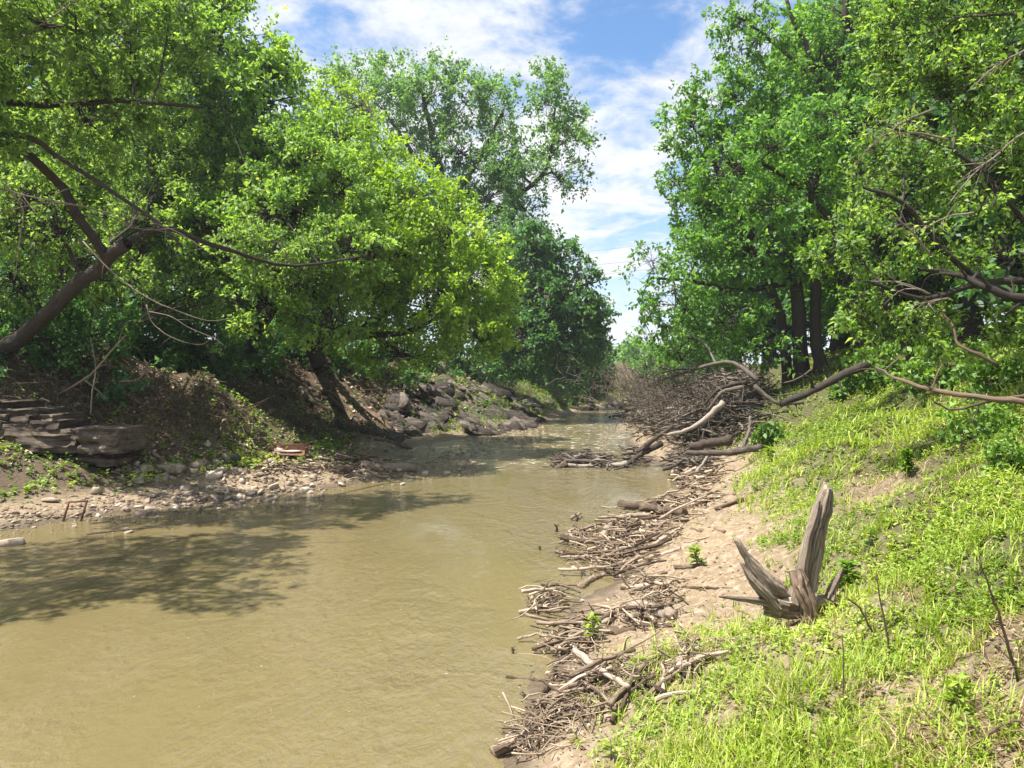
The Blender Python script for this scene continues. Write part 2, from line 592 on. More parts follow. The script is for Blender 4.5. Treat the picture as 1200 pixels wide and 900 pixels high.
def gz(p, dz=0.0):
    return np.array([p[0], p[1], max(float(hgt(p[0], p[1])), 0.0) + dz])


# ground sheet
u = np.linspace(-1, 1, 400)
gy = 4 + np.sinh(np.linspace(-3.3, 7.35, 470)) * 0.75
gx = 1.5 + np.sinh(u * 6.6) * 1.15
gx = np.clip(gx, -900, 900)
gy = gy[(gy < 900)]
X, Y = np.meshgrid(gx, gy)
Z = hgt(X, Y)
ny, nx = X.shape
idx = np.arange(ny * nx).reshape(ny, nx)
fq = np.stack([idx[:-1, :-1], idx[:-1, 1:], idx[1:, 1:], idx[1:, :-1]], -1).reshape(-1, 4)


def green_cover(x, y):
    r, l = offs(x, y)
    n = fbm(x * 1.1, y * 1.1, 77, 4)
    g = sstep(1.75, 2.7, r + n * 1.3)
    near = sstep(0.7, 1.6, r + n * 1.6) * (1 - sstep(6.5, 8.5, y)) * 0.75
    g = np.maximum(g, near)
    # bare trodden track and dry patches
    dry = np.exp(-(((x - 5.0) - 0.3 * (y - 10.5)) / 0.55) ** 2 - ((y - 10.3) / 1.6) ** 2)
    lit = sstep(2.0, 2.6, x + n * 0.9) * (1 - sstep(4.6, 6.0, y + n * 1.5))
    g = g * (1 - 0.85 * np.clip(dry * 1.3, 0, 1)) * (1 - 0.72 * lit)
    gl = sstep(1.6, 2.4, l + n * 1.6) * sstep(-0.06, 0.12, fbm(x * 0.5, y * 0.5, 5, 3)) * (1 - sstep(6, 8, l))
    far = sstep(38, 48, y) * sstep(1.0, 1.8, l) * (1 - sstep(5, 6, l))
    return np.clip(np.maximum(np.maximum(g, gl * 0.8), far), 0, 1), dry, lit


cov, dry, lit = green_cover(X, Y)
rr, ll = offs(X, Y)
bare = np.where(rr > -1, 1 - sstep(2.6, 4.0, rr), 1 - sstep(1.0, 2.2, ll))
bare = np.maximum(bare, np.clip(dry, 0, 1) * 0.8)
g = build('bank_ground', np.stack([X, Y, Z], -1).reshape(-1, 3), fq, M['ground'], smooth=True, extra={'cover': cov.ravel(), 'bare': bare.ravel()})
tag(g, 'sandy river banks rising to wooded slopes', None, None, 'structure')

wv = np.array([(-900, -80, 0), (900, -80, 0), (900, 900, 0), (-900, 900, 0)], float)
tag(build('river_water', wv, [[0, 1, 2, 3]], M['water']), 'muddy olive brown river', None, None, 'structure')


# ------------------------------------------------------------------ trees
TOTAL_LEAVES = 0


def randdir(n):
    return norm(rng.normal(size=(n, 3)))


def tree(name, label, trunks, lobes, leafmat, barkmat='bark', L=0.1, ratio=0.6, cover=3.2, clump=0.42, cat='tree', group=None, up=0.3,
         twigs=0.0, limb_r=0.10, sag=0.0, plume=1.0, bare_share=0.0, outer=0.55, droop=0.0):
    """trunks: list of (points, base radius, top radius); lobes: (x,y,z,rx,ry,rz[,cover scale])"""
    global TOTAL_LEAVES
    base = np.array(trunks[0][0][0], float)
    root = empty(name, base, label, cat, group)
    wood = Bag()
    leaf = Bag()
    spots, spr = [], []
    for pts, r0, r1 in trunks:
        n = 14
        tp = resample(pts, n)
        rad = np.linspace(r0, r1, n)
        rad[0] *= 1.35
        tp[1:] += rng.normal(size=(n - 1, 3)) * rad[1:, None] * 0.22
        v, f, w, tt = tubes(tp[None], rad[None], 9)
        wood.add(v, f, tt, w)
        spots.append(tp[3:])
        spr.append(rad[3:])
    spots = np.concatenate(spots)
    spr = np.concatenate(spr)
    for lb in lobes:
        c = np.array(lb[:3], float)
        rad = np.array(lb[3:6], float)
        cs = lb[6] if len(lb) > 6 else 1.0
        # limb from the best trunk point below the lobe
        cost = np.linalg.norm(spots - c, axis=1) + 0.9 * np.maximum(spots[:, 2] - c[2] + 0.3 * rad[2], 0)
        i = int(np.argmin(cost))
        a = spots[i]
        mid = (a + c) / 2 + np.array([0, 0, (0.12 * np.linalg.norm(c - a)) * (1 - 3 * sag)]) + rng.normal(size=3) * 0.08 * np.linalg.norm(c - a)
        end = c + (c - a) * 0.25
        lp = resample([a, mid, c, end], 10)
        lp[1:] += rng.normal(size=(9, 3)) * 0.03 * np.linalg.norm(c - a)
        lr = min(spr[i] * 0.62, limb_r)
        v, f, w, tt = tubes(lp[None], np.linspace(lr, lr * 0.22, 10)[None], 7)
        wood.add(v, f, tt, w)
        vol = rad[0] * rad[1] * rad[2]
        rc = clump * float(np.mean(rad)) ** 0.5 * 0.75
        nc = int(max(10, min(110, 1.15 * (float(np.mean(rad)) / rc) ** 2 * 4.2)))
        d = randdir(nc)
        rr_ = rng.uniform(outer ** 3, 1.0, nc) ** (1 / 3)
        cc = c + d * rr_[:, None] * rad
        # branches from limb to clump
        k = rng.integers(3, 10, nc)
        s0 = lp[k]
        m1 = s0 * 0.5 + cc * 0.5 + rng.normal(size=(nc, 3)) * 0.10 * float(np.mean(rad))
        m1[:, 2] += 0.08 * rad[2] * (1 - 2 * sag)
        m0 = s0 * 0.75 + m1 * 0.25 + rng.normal(size=(nc, 3)) * 0.03 * float(np.mean(rad))
        m2 = m1 * 0.4 + cc * 0.6 + rng.normal(size=(nc, 3)) * 0.04 * float(np.mean(rad))
        BP = np.stack([s0, m1, m2, cc], 1)
        br = lr * 0.32
        BR = np.stack([np.full(nc, br), np.full(nc, br * .65), np.full(nc, br * .42), np.full(nc, br * 0.2)], 1)
        v, f, w, tt = tubes(BP, BR, 3)
        wood.add(v, f, tt, w)
        if cs <= 0:
            continue
        area = math.pi * math.sqrt(rad[0] * rad[1]) * rad[2]
        nl = int(cover * cs * area / (L * L * ratio * 0.33))
        per = 9
        ntw = max(nc, nl // per)
        ci = rng.integers(0, nc, ntw)
        od = norm((cc[ci] - c) / rad)
        td = norm(randdir(ntw) * 1.0 + od * 0.45 + np.array([0, 0, up - droop]))
        tl = rc * rng.uniform(0.5, 1.45, ntw)
        sc = np.array([1, 1, plume])
        tend = cc[ci] + td * tl[:, None] * sc
        tsrt = cc[ci] + rng.normal(size=(ntw, 3)) * rc * 0.12
        if twigs > 0:
            sel = rng.random(ntw) < twigs
            TP = np.stack([tsrt[sel], (tsrt[sel] + tend[sel]) / 2 + rng.normal(size=(sel.sum(), 3)) * rc * 0.07, tend[sel]], 1)
            nn = sel.sum()
            TR = np.stack([np.full(nn, 0.011), np.full(nn, 0.008), np.full(nn, 0.003)], 1) * (L / 0.09)
            v, f, w, tt = tubes(TP, TR, 3)
            wood.add(v, f, tt + 0.2, w)
        live = np.ones(ntw, bool)
        if bare_share > 0:
            live = rng.random(ntw) > bare_share
        tsrt, tend, ci2 = tsrt[live], tend[live], ci[live]
        ntw = len(tsrt)
        tt_ = rng.uniform(0.12, 1.05, (ntw, per))
        PP = (tsrt[:, None, :] * (1 - tt_[..., None]) + tend[:, None, :] * tt_[..., None]).reshape(-1, 3)
        n = len(PP)
        PP += rng.normal(size=(n, 3)) * L * 0.35
        ax = np.repeat(norm(tend - tsrt), per, 0)
        LD = norm(ax * 0.6 + randdir(n) * 0.9 + np.array([0, 0, -0.25 - droop]))
        NN = norm(randdir(n) * 1.25 + np.array([0, -0.25, 0.9]))
        ctint = np.clip(rng.normal(0.45, 0.15, nc), 0, 1)[ci2]
        tint = np.clip(np.repeat(ctint, per) + rng.normal(0, 0.17, n), 0, 1)
        LL = L * np.clip(rng.lognormal(-0.08, 0.3, n), .45, 1.9)
        v, f, tt = leaves(PP, LD, NN, LL, LL * ratio, tint)
        leaf.add(v, f, tt)
        TOTAL_LEAVES += n
    wo_ = wood.out('trunk', M[barkmat], root, True, base)
    if leaf.n:
        cr = leaf.out('crown', M[leafmat], root, False, base)
        cr['kind'] = 'stuff'
    return root


def lobe(px, py, d, rpx, rpy=None, depth=None, cs=1.0):
    """ellipsoid of foliage given by its place in the photo and its distance"""
    rpy = rpy or rpx
    p_ = at(px, py, d)
    rx, rz = rpx / FPX * d, rpy / FPX * d
    return (*p_, rx, depth or (rx + rz) / 2, rz, cs)


def gbase(px, d):
    x = (px - CXP) / FPX * d
    return np.array([x, d, float(hgt(x, d)) - 0.1])


def bank_d(px, z, near=14.0):
    '''distance along a photo column at which the left bank has risen to height z'''
    dd_ = np.arange(near, 110, .2)
    g_ = hgt((px - CXP) / FPX * dd_, dd_)
    ok = np.where(g_ >= z)[0]
    return float(dd_[ok[0]]) if len(ok) else 100.0


# -- left bank, front tree leaning over the water
b = gbase(-28, 21.5)
tree('leaning_tree', 'large dark-trunked tree leaning out over the water at the left edge',
     [([b, at(25, 395, 20.4), at(75, 350, 19), at(128, 302, 17.8), at(150, 285, 17.4)], 0.24, 0.13),
      ([at(128, 302, 17.8), at(96, 262, 17.2), at(70, 215, 16.8), at(15, 165, 16), at(-40, 120, 15.5)], 0.11, 0.08),
      ([at(140, 290, 17.6), at(190, 268, 17.6), at(260, 290, 18.5), at(340, 312, 20.5), at(430, 300, 22)], 0.08, 0.03),
      ([at(-60, 110, 15.5), at(40, 125, 16), at(150, 120, 16.3), at(240, 128, 16.5)], 0.08, 0.03),
      ([at(-60, 155, 15.5), at(30, 160, 15.7), at(70, 185, 16), at(170, 250, 16.4), at(215, 290, 16.6)], 0.07, 0.03)],
     [lobe(30, 40, 15, 85, 60), lobe(150, 45, 16.5, 90, 65), lobe(-40, 120, 15, 70, 80), lobe(100, 140, 16.8, 80, 60), lobe(40, 250, 18, 80, 55, None, .8),
      lobe(220, 120, 25.5, 80, 70), lobe(210, 215, 25.5, 75, 55), lobe(320, 300, 22, 75, 36, None, .8), lobe(400, 290, 23, 50, 36, None, .9), lobe(60, -30, 14.5, 90, 50),
      lobe(190, -20, 17, 90, 50), lobe(230, 335, 25, 75, 34, None, .9), lobe(80, 190, 20.5, 60, 60), lobe(200, 260, 25, 80, 60), lobe(10, 190, 20, 90, 60), lobe(290, 240, 25.5, 70, 50), lobe(110, 320, 19.5, 60, 34, None, .7), lobe(20, 330, 19.5, 50, 34, None, .5)],
     'leaf_near', L=0.115, cover=2.4, clump=0.4, twigs=0.2, limb_r=0.06, bare_share=0.04, ratio=0.55)
# -- tree just upstream whose boughs come in at the top left corner and shade the water
b = np.array([-17.0, 9.0, float(hgt(-17.0, 9.0)) - .1])
tree('corner_tree', 'tree beyond the left edge whose leafy bough tips enter the top left corner',
     [([b, b + [1.0, .4, 3.5], b + [3.2, 1.0, 6.0], b + [5.0, 1.6, 7.6]], 0.26, 0.1)],
     [(-9.6, 10.2, 8.4, 1.5, 1.3, .9, .8), (-8.2, 10.8, 8.8, 1.2, 1.1, .7, .6), (-10.8, 9.0, 9.2, 1.6, 1.4, 1.0, .8), (-9.0, 12.2, 8.9, 1.3, 1.1, .8, .7), (-11.4, 11.6, 9.8, 1.6, 1.4, 1.0, .8), (-7.9, 9.3, 9.3, 1.0, 1.0, .6, .5), lobe(-10, 8, 12.4, 70, 40)],
     'leaf_near', L=0.10, cover=2.3, clump=0.4, twigs=0.1, limb_r=0.05, ratio=0.55)
# -- tall tree behind it
b = gbase(150, 29)
tree('tall_bank_tree', 'tall bushy bright green tree filling the top left, behind the leaning tree',
     [([b, at(170, 250, 28), at(200, 60, 27.5), at(210, -60, 27)], 0.4, 0.12)],
     [lobe(250, 60, 26, 75, 70), lobe(290, 130, 26, 70, 60), lobe(200, 0, 27, 80, 60), lobe(120, 80, 28, 90, 80), lobe(30, 60, 28, 90, 90), lobe(310, 90, 27, 45, 45),
      lobe(200, 180, 27, 90, 60), lobe(80, 200, 28, 90, 70), lobe(-30, 200, 28, 90, 90), lobe(330, 190, 26, 60, 50), lobe(100, -40, 28, 90, 60), lobe(0, -40, 27, 90, 60), lobe(245, -10, 26.5, 40, 40), lobe(20, -20, 31, 110, 90), lobe(-80, 20, 29, 110, 110), lobe(-150, 100, 26, 110, 110), lobe(220, 250, 30, 90, 70), lobe(80, 290, 29, 90, 60), lobe(-60, 280, 27, 80, 80)],
     'leaf_light', L=0.16, cover=2.3, clump=0.55, limb_r=0.12)
# -- pale green tree
b = gbase(285, bank_d(285, 3.7))
tree('pale_willow_tree', 'pale green bushy tree left of the yellow-green one, boughs reaching over the bank',
     [([b, at(330, 330, 27), at(345, 230, 25.5), at(350, 190, 25)], 0.26, 0.1)],
     [lobe(350, 190, 24, 60, 45), lobe(400, 230, 24, 55, 45), lobe(330, 250, 23.5, 60, 45), lobe(415, 300, 23, 50, 40), lobe(350, 320, 23, 60, 42), lobe(300, 360, 24, 65, 40, None, .8),
      lobe(385, 370, 23.5, 55, 38, None, .8), lobe(270, 280, 24.5, 60, 50), lobe(395, 170, 26, 45, 40), lobe(340, 250, 31, 65, 60), lobe(285, 200, 31, 65, 60), lobe(390, 220, 33, 50, 50)],
     'leaf_light', L=0.13, cover=2.5, clump=0.45, limb_r=0.09, twigs=0.08)
# -- yellow-green tree
b = gbase(372, bank_d(372, 3.7))
tree('yellow_green_tree', 'rounded yellow-green tree leaning over the dark rocks in mid bank',
     [([b, at(365, 405, 31), at(400, 395, 30), at(450, 370, 29.5), at(500, 310, 29)], 0.3, 0.1),
      ([at(400, 395, 30), at(440, 392, 29.3), at(480, 388, 28.8), at(515, 372, 28.5)], 0.16, 0.07),
      ([b, at(390, 330, 31), at(430, 260, 30), at(460, 220, 29.5)], 0.22, 0.08)],
     [lobe(480, 235, 29, 60, 42), lobe(530, 280, 28.5, 58, 48), lobe(560, 330, 28.5, 50, 45), lobe(430, 225, 29.5, 55, 50), lobe(470, 300, 28.5, 60, 45), lobe(500, 360, 28, 60, 40),
      lobe(585, 380, 28.5, 30, 28), lobe(440, 350, 29, 50, 40), lobe(555, 395, 28, 42, 28, None, .8), lobe(430, 180, 31, 45, 40), lobe(400, 130, 34, 38, 36, None, .8), lobe(470, 415, 31, 60, 26, None, .7), lobe(450, 270, 34, 55, 55), lobe(505, 310, 34, 50, 50), lobe(545, 350, 35, 45, 45)],
     'leaf_yellow', L=0.16, cover=2.6, clump=0.5, limb_r=0.1)
# -- cottonwood
b = gbase(530, 56)
tree('cottonwood_tree', 'tallest cottonwood with open plume-like top against the clouds',
     [([b, at(528, 300, 56), at(520, 225, 56), at(508, 170, 56), at(495, 110, 56)], 0.6, 0.12),
      ([at(522, 240, 56), at(560, 190, 56), at(590, 130, 56)], 0.28, 0.08),
      ([at(528, 270, 56), at(590, 240, 55), at(640, 200, 55), at(650, 130, 55)], 0.26, 0.07),
      ([at(522, 230, 56), at(480, 175, 56), at(450, 130, 57)], 0.24, 0.07)],
     [lobe(460, 105, 57, 30, 38, None, .8), lobe(505, 115, 56, 38, 46), lobe(550, 125, 56, 30, 40, None, .8), lobe(590, 140, 56, 28, 42, None, .8), lobe(640, 125, 55, 26, 40, None, .85), lobe(665, 165, 55, 32, 38, None, .8),
      lobe(480, 165, 57, 35, 35, None, .7), lobe(535, 180, 56, 40, 38, None, .8), lobe(600, 195, 55, 42, 34, None, .7), lobe(655, 210, 55, 34, 26, None, .6), lobe(570, 235, 56, 42, 40), lobe(615, 245, 55, 26, 28, None, .5),
      lobe(590, 285, 54, 40, 30), lobe(420, 100, 60, 26, 30, None, .6), lobe(395, 90, 62, 20, 22, None, .5), lobe(425, 145, 60, 28, 28, None, .7), lobe(520, 250, 57, 40, 40)],
     'leaf_cotton', L=0.23, cover=2.2, clump=0.7, plume=1.5, up=0.8, limb_r=0.12, outer=0.25)
# -- dark trees downstream on the left bank
b = gbase(632, bank_d(632, 3.4))
tree('dark_bank_tree', 'deep green tree below the cottonwood, boughs reaching right over the river',
     [([b, at(640, 380, 50), at(645, 320, 50), at(640, 280, 50)], 0.4, 0.12), ([at(640, 370, 50), at(672, 340, 50), at(700, 330, 50)], 0.14, 0.05)],
     [lobe(622, 300, 50, 36, 40), lobe(655, 305, 51, 36, 30), lobe(685, 325, 50, 24, 20, None, .7), lobe(635, 350, 49, 40, 38), lobe(672, 370, 50, 32, 34), lobe(612, 395, 48, 40, 36), lobe(655, 410, 50, 46, 34), lobe(690, 400, 52, 22, 36), lobe(632, 425, 54, 40, 22), lobe(672, 430, 56, 38, 16), lobe(600, 420, 50, 36, 24), lobe(700, 370, 53, 20, 26, None, .8)],
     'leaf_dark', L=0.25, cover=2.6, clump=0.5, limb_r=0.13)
b = gbase(690, bank_d(690, 3.3))
tree('dark_bank_tree', 'deep green rounded tree at the river bend, last big one on the left bank',
     [([b, at(700, 420, 70), at(690, 380, 70)], 0.3, 0.1)],
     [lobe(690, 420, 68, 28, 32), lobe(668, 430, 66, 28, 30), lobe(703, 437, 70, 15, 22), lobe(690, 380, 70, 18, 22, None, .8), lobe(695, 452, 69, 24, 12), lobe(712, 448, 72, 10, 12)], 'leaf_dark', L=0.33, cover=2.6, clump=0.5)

# -- understorey of the left bank: separate bushes
bushes = [
    (-40, 330, 3.2, 70, 'dark bush in deep shade at the far left edge of the bank'), (35, 335, 3.9, 60, 'shaded bush under the leaning trunk'), (105, 345, 3.3, 58, 'dark leafy bush above the cut bank, right of the leaning trunk'),
    (165, 350, 3.5, 52, 'dark bush above the bare roots of the cut bank'), (225, 362, 3.1, 50, 'dark bush above the pale crooked root'), (280, 372, 3.3, 46, 'dark green bush at the head of the eroded slide'), (340, 375, 3.8, 48, 'dark bush behind the eroded slide'),
    (400, 385, 3.4, 44, 'dark bush left under the yellow-green tree'), (450, 392, 3.2, 40, 'tall dark bush above the tumbled rock slabs'), (500, 396, 3.3, 42, 'rounded dark bush under the middle of the yellow-green tree'),
    (550, 400, 3.2, 40, 'dark bush under the right side of the yellow-green tree'), (600, 408, 3.2, 34, 'dark bush left of the bright grass patch'), (645, 415, 3.2, 32, 'dark bush above the bright grass patch'), (684, 425, 3.2, 26, 'small dark bush by the river bend'),
    (10, 300, 4.5, 80, 'tall shaded bush high behind the leaning trunk'), (130, 310, 4.5, 80, 'tall shaded bush beside the crown of the leaning tree'), (250, 320, 4.5, 70, 'tall shaded bush behind the curled dead branch'), (350, 335, 4.5, 60, 'tall bush below the pale green tree')]
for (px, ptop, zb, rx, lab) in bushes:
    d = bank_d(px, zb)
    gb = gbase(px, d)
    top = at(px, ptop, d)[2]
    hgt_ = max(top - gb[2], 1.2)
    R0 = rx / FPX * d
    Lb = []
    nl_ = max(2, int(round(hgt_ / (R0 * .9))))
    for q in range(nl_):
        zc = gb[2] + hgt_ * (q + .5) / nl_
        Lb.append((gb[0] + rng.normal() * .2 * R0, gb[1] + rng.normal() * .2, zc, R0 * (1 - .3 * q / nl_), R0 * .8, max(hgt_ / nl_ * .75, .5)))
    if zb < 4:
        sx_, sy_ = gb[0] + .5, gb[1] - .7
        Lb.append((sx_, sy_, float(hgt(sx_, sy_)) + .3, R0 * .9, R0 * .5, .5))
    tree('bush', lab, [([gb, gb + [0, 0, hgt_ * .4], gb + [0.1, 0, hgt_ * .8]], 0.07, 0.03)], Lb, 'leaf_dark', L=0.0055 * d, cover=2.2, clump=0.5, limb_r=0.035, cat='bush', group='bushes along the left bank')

# -- forest behind, both sides: individual trees, meshes shared
k = 0
back = [(-60, 38, 13, 'l'), (40, 42, 14, 'l'), (150, 44, 15, 'l'), (260, 46, 14, 'l'), (350, 52, 14, 'l'), (440, 60, 12, 'l'), (590, 72, 12, 'l'), (640, 78, 11, 'l'),
        (905, 44, 15, 'r'), (985, 38, 17, 'r'), (1060, 32, 17, 'r'), (1140, 27, 15, 'r'), (1230, 24, 14, 'r'), (860, 58, 15, 'r'), (830, 75, 12, 'r'), (1130, 44, 20, 'r'), (1010, 55, 22, 'r')]
backlab = ['at the far left edge', 'behind the leaning trunk', 'behind the tall bank tree', 'seen through the gap right of the tall bank tree', 'behind the pale green tree', 'left of the cottonwood', 'behind the dark tree under the cottonwood', 'far down the left bank near the bend',
           'behind the multi-stemmed elm', 'in shade right of the elm trunks', 'behind the thicket at right', 'high behind the tangled thicket', 'at the right edge behind the thicket', 'left of the elm behind the debris heap', 'thin, beyond the debris heap', 'rising in the top right corner', 'tall, behind the top of the elm']
protos = []
for j in range(3):
    hh_ = 12.0
    z = [(rng.uniform(-2.2, 2.2), rng.uniform(-1.5, 1.5), rng.uniform(3.0, 10.5), rng.uniform(1.6, 2.4), rng.uniform(1.6, 2.2), rng.uniform(1.4, 2.0), 1.0) for _ in range(11)] + [(0, 0, 11, 1.5, 1.5, 1.4, 1), (-1.8, 0, 2.2, 1.8, 1.8, 1.4, 1), (1.8, 0, 1.8, 1.8, 1.8, 1.4, 1)]
    protos.append(tree('forest_tree', 'x', [([(0, 0, 0), (0.2, 0, 4), (-0.1, 0, 8), (0, 0, 11)], 0.28, 0.07)], z, 'leaf_dark' if j != 1 else 'leaf_elm', L=0.26, cover=2.0, clump=0.55, limb_r=0.1, group='background trees behind the banks'))
for i, (px, d, h_, sd) in enumerate(back):
    src = protos[i % 3]
    if i < 3:
        r = src
        kids = []
    else:
        r = src.copy()
        COL.objects.link(r)
        for ch in list(src.children):
            c = ch.copy()
            COL.objects.link(c)
            c.parent = r
            c.matrix_parent_inverse.identity()
    bb = gbase(px, d)
    r.location = bb.tolist()
    r.rotation_euler = (0, 0, i * 1.9)
    s_ = h_ / 12.0
    r.scale = (s_ * 1.1, s_ * 1.1, s_)
    r['label'] = 'leafy green background tree ' + backlab[i]

# far trees closing the view beyond the bend
for (px, py, d, rx, ry, lab) in [(722, 425, 105, 15, 13, 'small pale far tree in the gap left of the debris heap'), (745, 418, 100, 20, 18, 'open-crowned far tree in the gap above the river bend'), (772, 420, 92, 24, 20, 'far tree behind the top of the debris heap'),
                                 (710, 440, 110, 20, 12, 'low far tree on the bank beyond the bend'), (752, 438, 96, 26, 14, 'low bushy far tree beyond the river bend'), (795, 425, 80, 26, 24, 'far tree behind the arched dead branch')] + [(q_, 424 - 6 * (i_ % 3), 128 + 5 * (i_ % 4), 17, 15, 'hazy tree in the distant belt beyond the gap, %s crown from the left' % w_) for i_, (q_, w_) in enumerate(zip(range(640, 860, 20), ('first', 'second', 'third', 'fourth', 'fifth', 'sixth', 'seventh', 'eighth', 'ninth', 'tenth', 'eleventh')))]:
    c = at(px, py, d)
    b = np.array([c[0], c[1], float(hgt(c[0], c[1])) - 0.1])
    tree('far_tree', lab, [([b, (b + c) / 2, c], 0.2, 0.08)], [lobe(px, py, d, rx, ry, None, .8), lobe(px - rx * .5, py + ry * .5, d, rx * .7, ry * .6), lobe(px + rx * .5, py + ry * .6, d, rx * .7, ry * .6)], 'leaf_cotton' if px < 750 else 'leaf_elm',
         L=0.0052 * d, cover=1.8, clump=0.6, group='far trees beyond the bend')

# -- right bank: multi-stemmed elm
b = gbase(940, 29.5)
b2 = gbase(962, 28.5)
b3 = gbase(925, 30)
tree('elm_tree', 'big dark multi-stemmed elm above the debris heap with wispy boughs over the river',
     [([b, at(935, 380, 29), at(930, 300, 28.8), at(960, 180, 28.5), at(985, 60, 28), at(990, -20, 28)], 0.30, 0.1),
      ([b2, at(955, 380, 28.5), at(965, 280, 28), at(1010, 180, 27.5), at(1050, 60, 27)], 0.24, 0.1),
      ([b3, at(918, 390, 29.5), at(890, 300, 29), at(850, 220, 28.5), at(820, 160, 28.5)], 0.22, 0.07),
      ([at(965, 120, 28.4), at(945, 60, 28.4), at(925, 20, 28.4), at(915, -20, 28.4)], 0.12, 0.05),
      ([at(970, 130, 28.4), at(940, 85, 28.2), at(890, 40, 28.2), at(860, 20, 28)], 0.1, 0.04),
      ([at(925, 330, 29), at(870, 340, 28), at(810, 330, 27.5), at(760, 325, 27)], 0.13, 0.04)],
     [lobe(810, 150, 28, 36, 42, None, .75), lobe(850, 120, 28, 45, 45), lobe(800, 215, 28, 30, 34, None, .55), lobe(860, 200, 28, 60, 55), lobe(920, 170, 29, 60, 60), lobe(880, 290, 28, 65, 50), lobe(820, 300, 27, 50, 30, None, .8), lobe(765, 310, 26.5, 38, 24, None, .5),
      lobe(790, 355, 26.5, 45, 26, None, .7), lobe(760, 390, 27, 24, 20, None, .35), lobe(850, 370, 27.5, 55, 34), lobe(890, 410, 27, 45, 24, None, .8), lobe(950, 290, 29, 60, 50), lobe(890, 50, 28, 50, 36, None, .6), lobe(865, 30, 28, 38, 26, None, .5), lobe(960, 80, 28.5, 60, 50, None, .55),
      lobe(1010, 150, 28, 65, 60), lobe(1000, 30, 28, 60, 50, None, .6), lobe(800, 405, 27, 40, 22, None, .7), lobe(830, 250, 28, 40, 30, None, .7), lobe(1050, 260, 27, 70, 60)],
     'leaf_elm', L=0.15, cover=2.15, clump=0.46, limb_r=0.09, twigs=0.06, droop=0.15)
# -- young elm added on the slope to shade the grass below it
b = gbase(1080, 18.5)
tree('added_elm_tree', 'slender young elm added between the big elm and the thicket to shade the slope',
     [([b, at(1050, 380, 18.5), at(1000, 290, 18.4), at(940, 225, 18.3), at(890, 190, 18.2)], 0.12, 0.04)],
     [lobe(905, 175, 18.2, 48, 34, None, .8), lobe(850, 205, 18.0, 40, 30, None, .7), lobe(965, 150, 18.4, 50, 36, None, .8), lobe(950, 225, 18.6, 46, 30, None, .7), lobe(1010, 205, 18.5, 44, 34, None, .8), lobe(900, 240, 17.8, 40, 26, None, .7)],
     'leaf_elm', L=0.115, cover=2.3, clump=0.42, limb_r=0.05, twigs=0.06, droop=0.1)
# -- right bank: near tangled thicket tree
b = gbase(1290, 11.5)
tree('thicket_tree', 'near tangled tree at the right edge with dead twigs among bright leaves',
     [([b, at(1240, 380, 11.3), at(1180, 345, 11), at(1120, 322, 10.6), at(1075, 315, 10.4)], 0.075, 0.02),
      ([b, at(1300, 250, 11.5), at(1250, 100, 11.3), at(1200, 0, 11)], 0.09, 0.03),
      ([at(1290, 330, 11.4), at(1200, 260, 11.2), at(1120, 180, 11), at(1040, 150, 10.8)], 0.05, 0.015),
      ([at(1180, 345, 11), at(1110, 300, 10.8), at(1060, 240, 10.6), at(1010, 220, 10.6)], 0.05, 0.02),
      ([at(1230, 330, 11.2), at(1150, 332, 10.9), at(1080, 350, 10.6), at(1020, 330, 10.4)], 0.06, 0.02)],
     [lobe(1000, 290, 11.2, 52, 44, None, .8), lobe(1045, 205, 11.5, 62, 50, None, .8), lobe(1100, 120, 12, 75, 60, None, .9), lobe(1165, 215, 11.3, 70, 55, None, .7), lobe(1180, 60, 12, 80, 60), lobe(1060, 50, 12.5, 70, 50, None, .8),
      lobe(1100, 285, 11, 60, 36, None, .6), lobe(1015, 370, 10.8, 40, 34, None, .8), lobe(1060, 385, 11, 46, 28, None, .7), lobe(1180, 300, 11.3, 60, 30, None, .7), lobe(1130, 390, 11.6, 60, 30, None, .8), lobe(1215, 150, 11, 60, 60), lobe(1120, -20, 12, 90, 50), lobe(1210, 380, 11.3, 50, 40, None, .9)],
     'leaf_thicket', 'bark', L=0.085, cover=2.5, clump=0.42, limb_r=0.045, twigs=0.55, bare_share=0.22, ratio=0.5)
# shrubs on the right slope
rs = [(1040, 430, 13.5, 46, 26, 'broad leafy shrub under the thicket, left of the others'), (1110, 430, 12.5, 50, 30, 'tall nettle-like shrub below the dark limb'), (1180, 430, 12, 46, 36, 'leafy shrub at the right edge below the thicket'),
      (1150, 500, 11, 40, 26, 'low shrub below the bare horizontal branch'), (1190, 530, 10.2, 30, 24, 'small shrub against the right edge of the slope'), (1000, 455, 19, 24, 8, 'shaded low shrub just under the fallen trunk'), (905, 512, 18.5, 22, 10, 'rounded leafy shrub at the foot of the debris heap')]
for (px, py, d, rx, ry, lab) in rs:
    g0 = ground(px, py + ry * 0.8)
    d = g0[1]
    c = at(px, py, d)
    b = np.array([c[0], c[1], float(hgt(c[0], c[1])) - 0.05])
    if c[2] < b[2] + 0.1:
        c[2] = b[2] + 0.25
    rr0, rr1 = rx / FPX * d, ry / FPX * d
    tree('shrub', lab, [([b, (b + c) / 2, c], 0.03, 0.012)], [(*c, rr0, rr0, rr1), (c[0] - rr0 * .4, c[1], c[2] - .5 * rr1, rr0 * .6, rr0 * .6, rr1 * .6), (c[0] + rr0 * .5, c[1] - .1, c[2] - .4 * rr1, rr0 * .6, rr0 * .6, rr1 * .6)],
         'weed_dark', L=0.0075 * d, cover=2.0, clump=0.3, limb_r=0.015, cat='shrub', group='shrubs on the right slope')


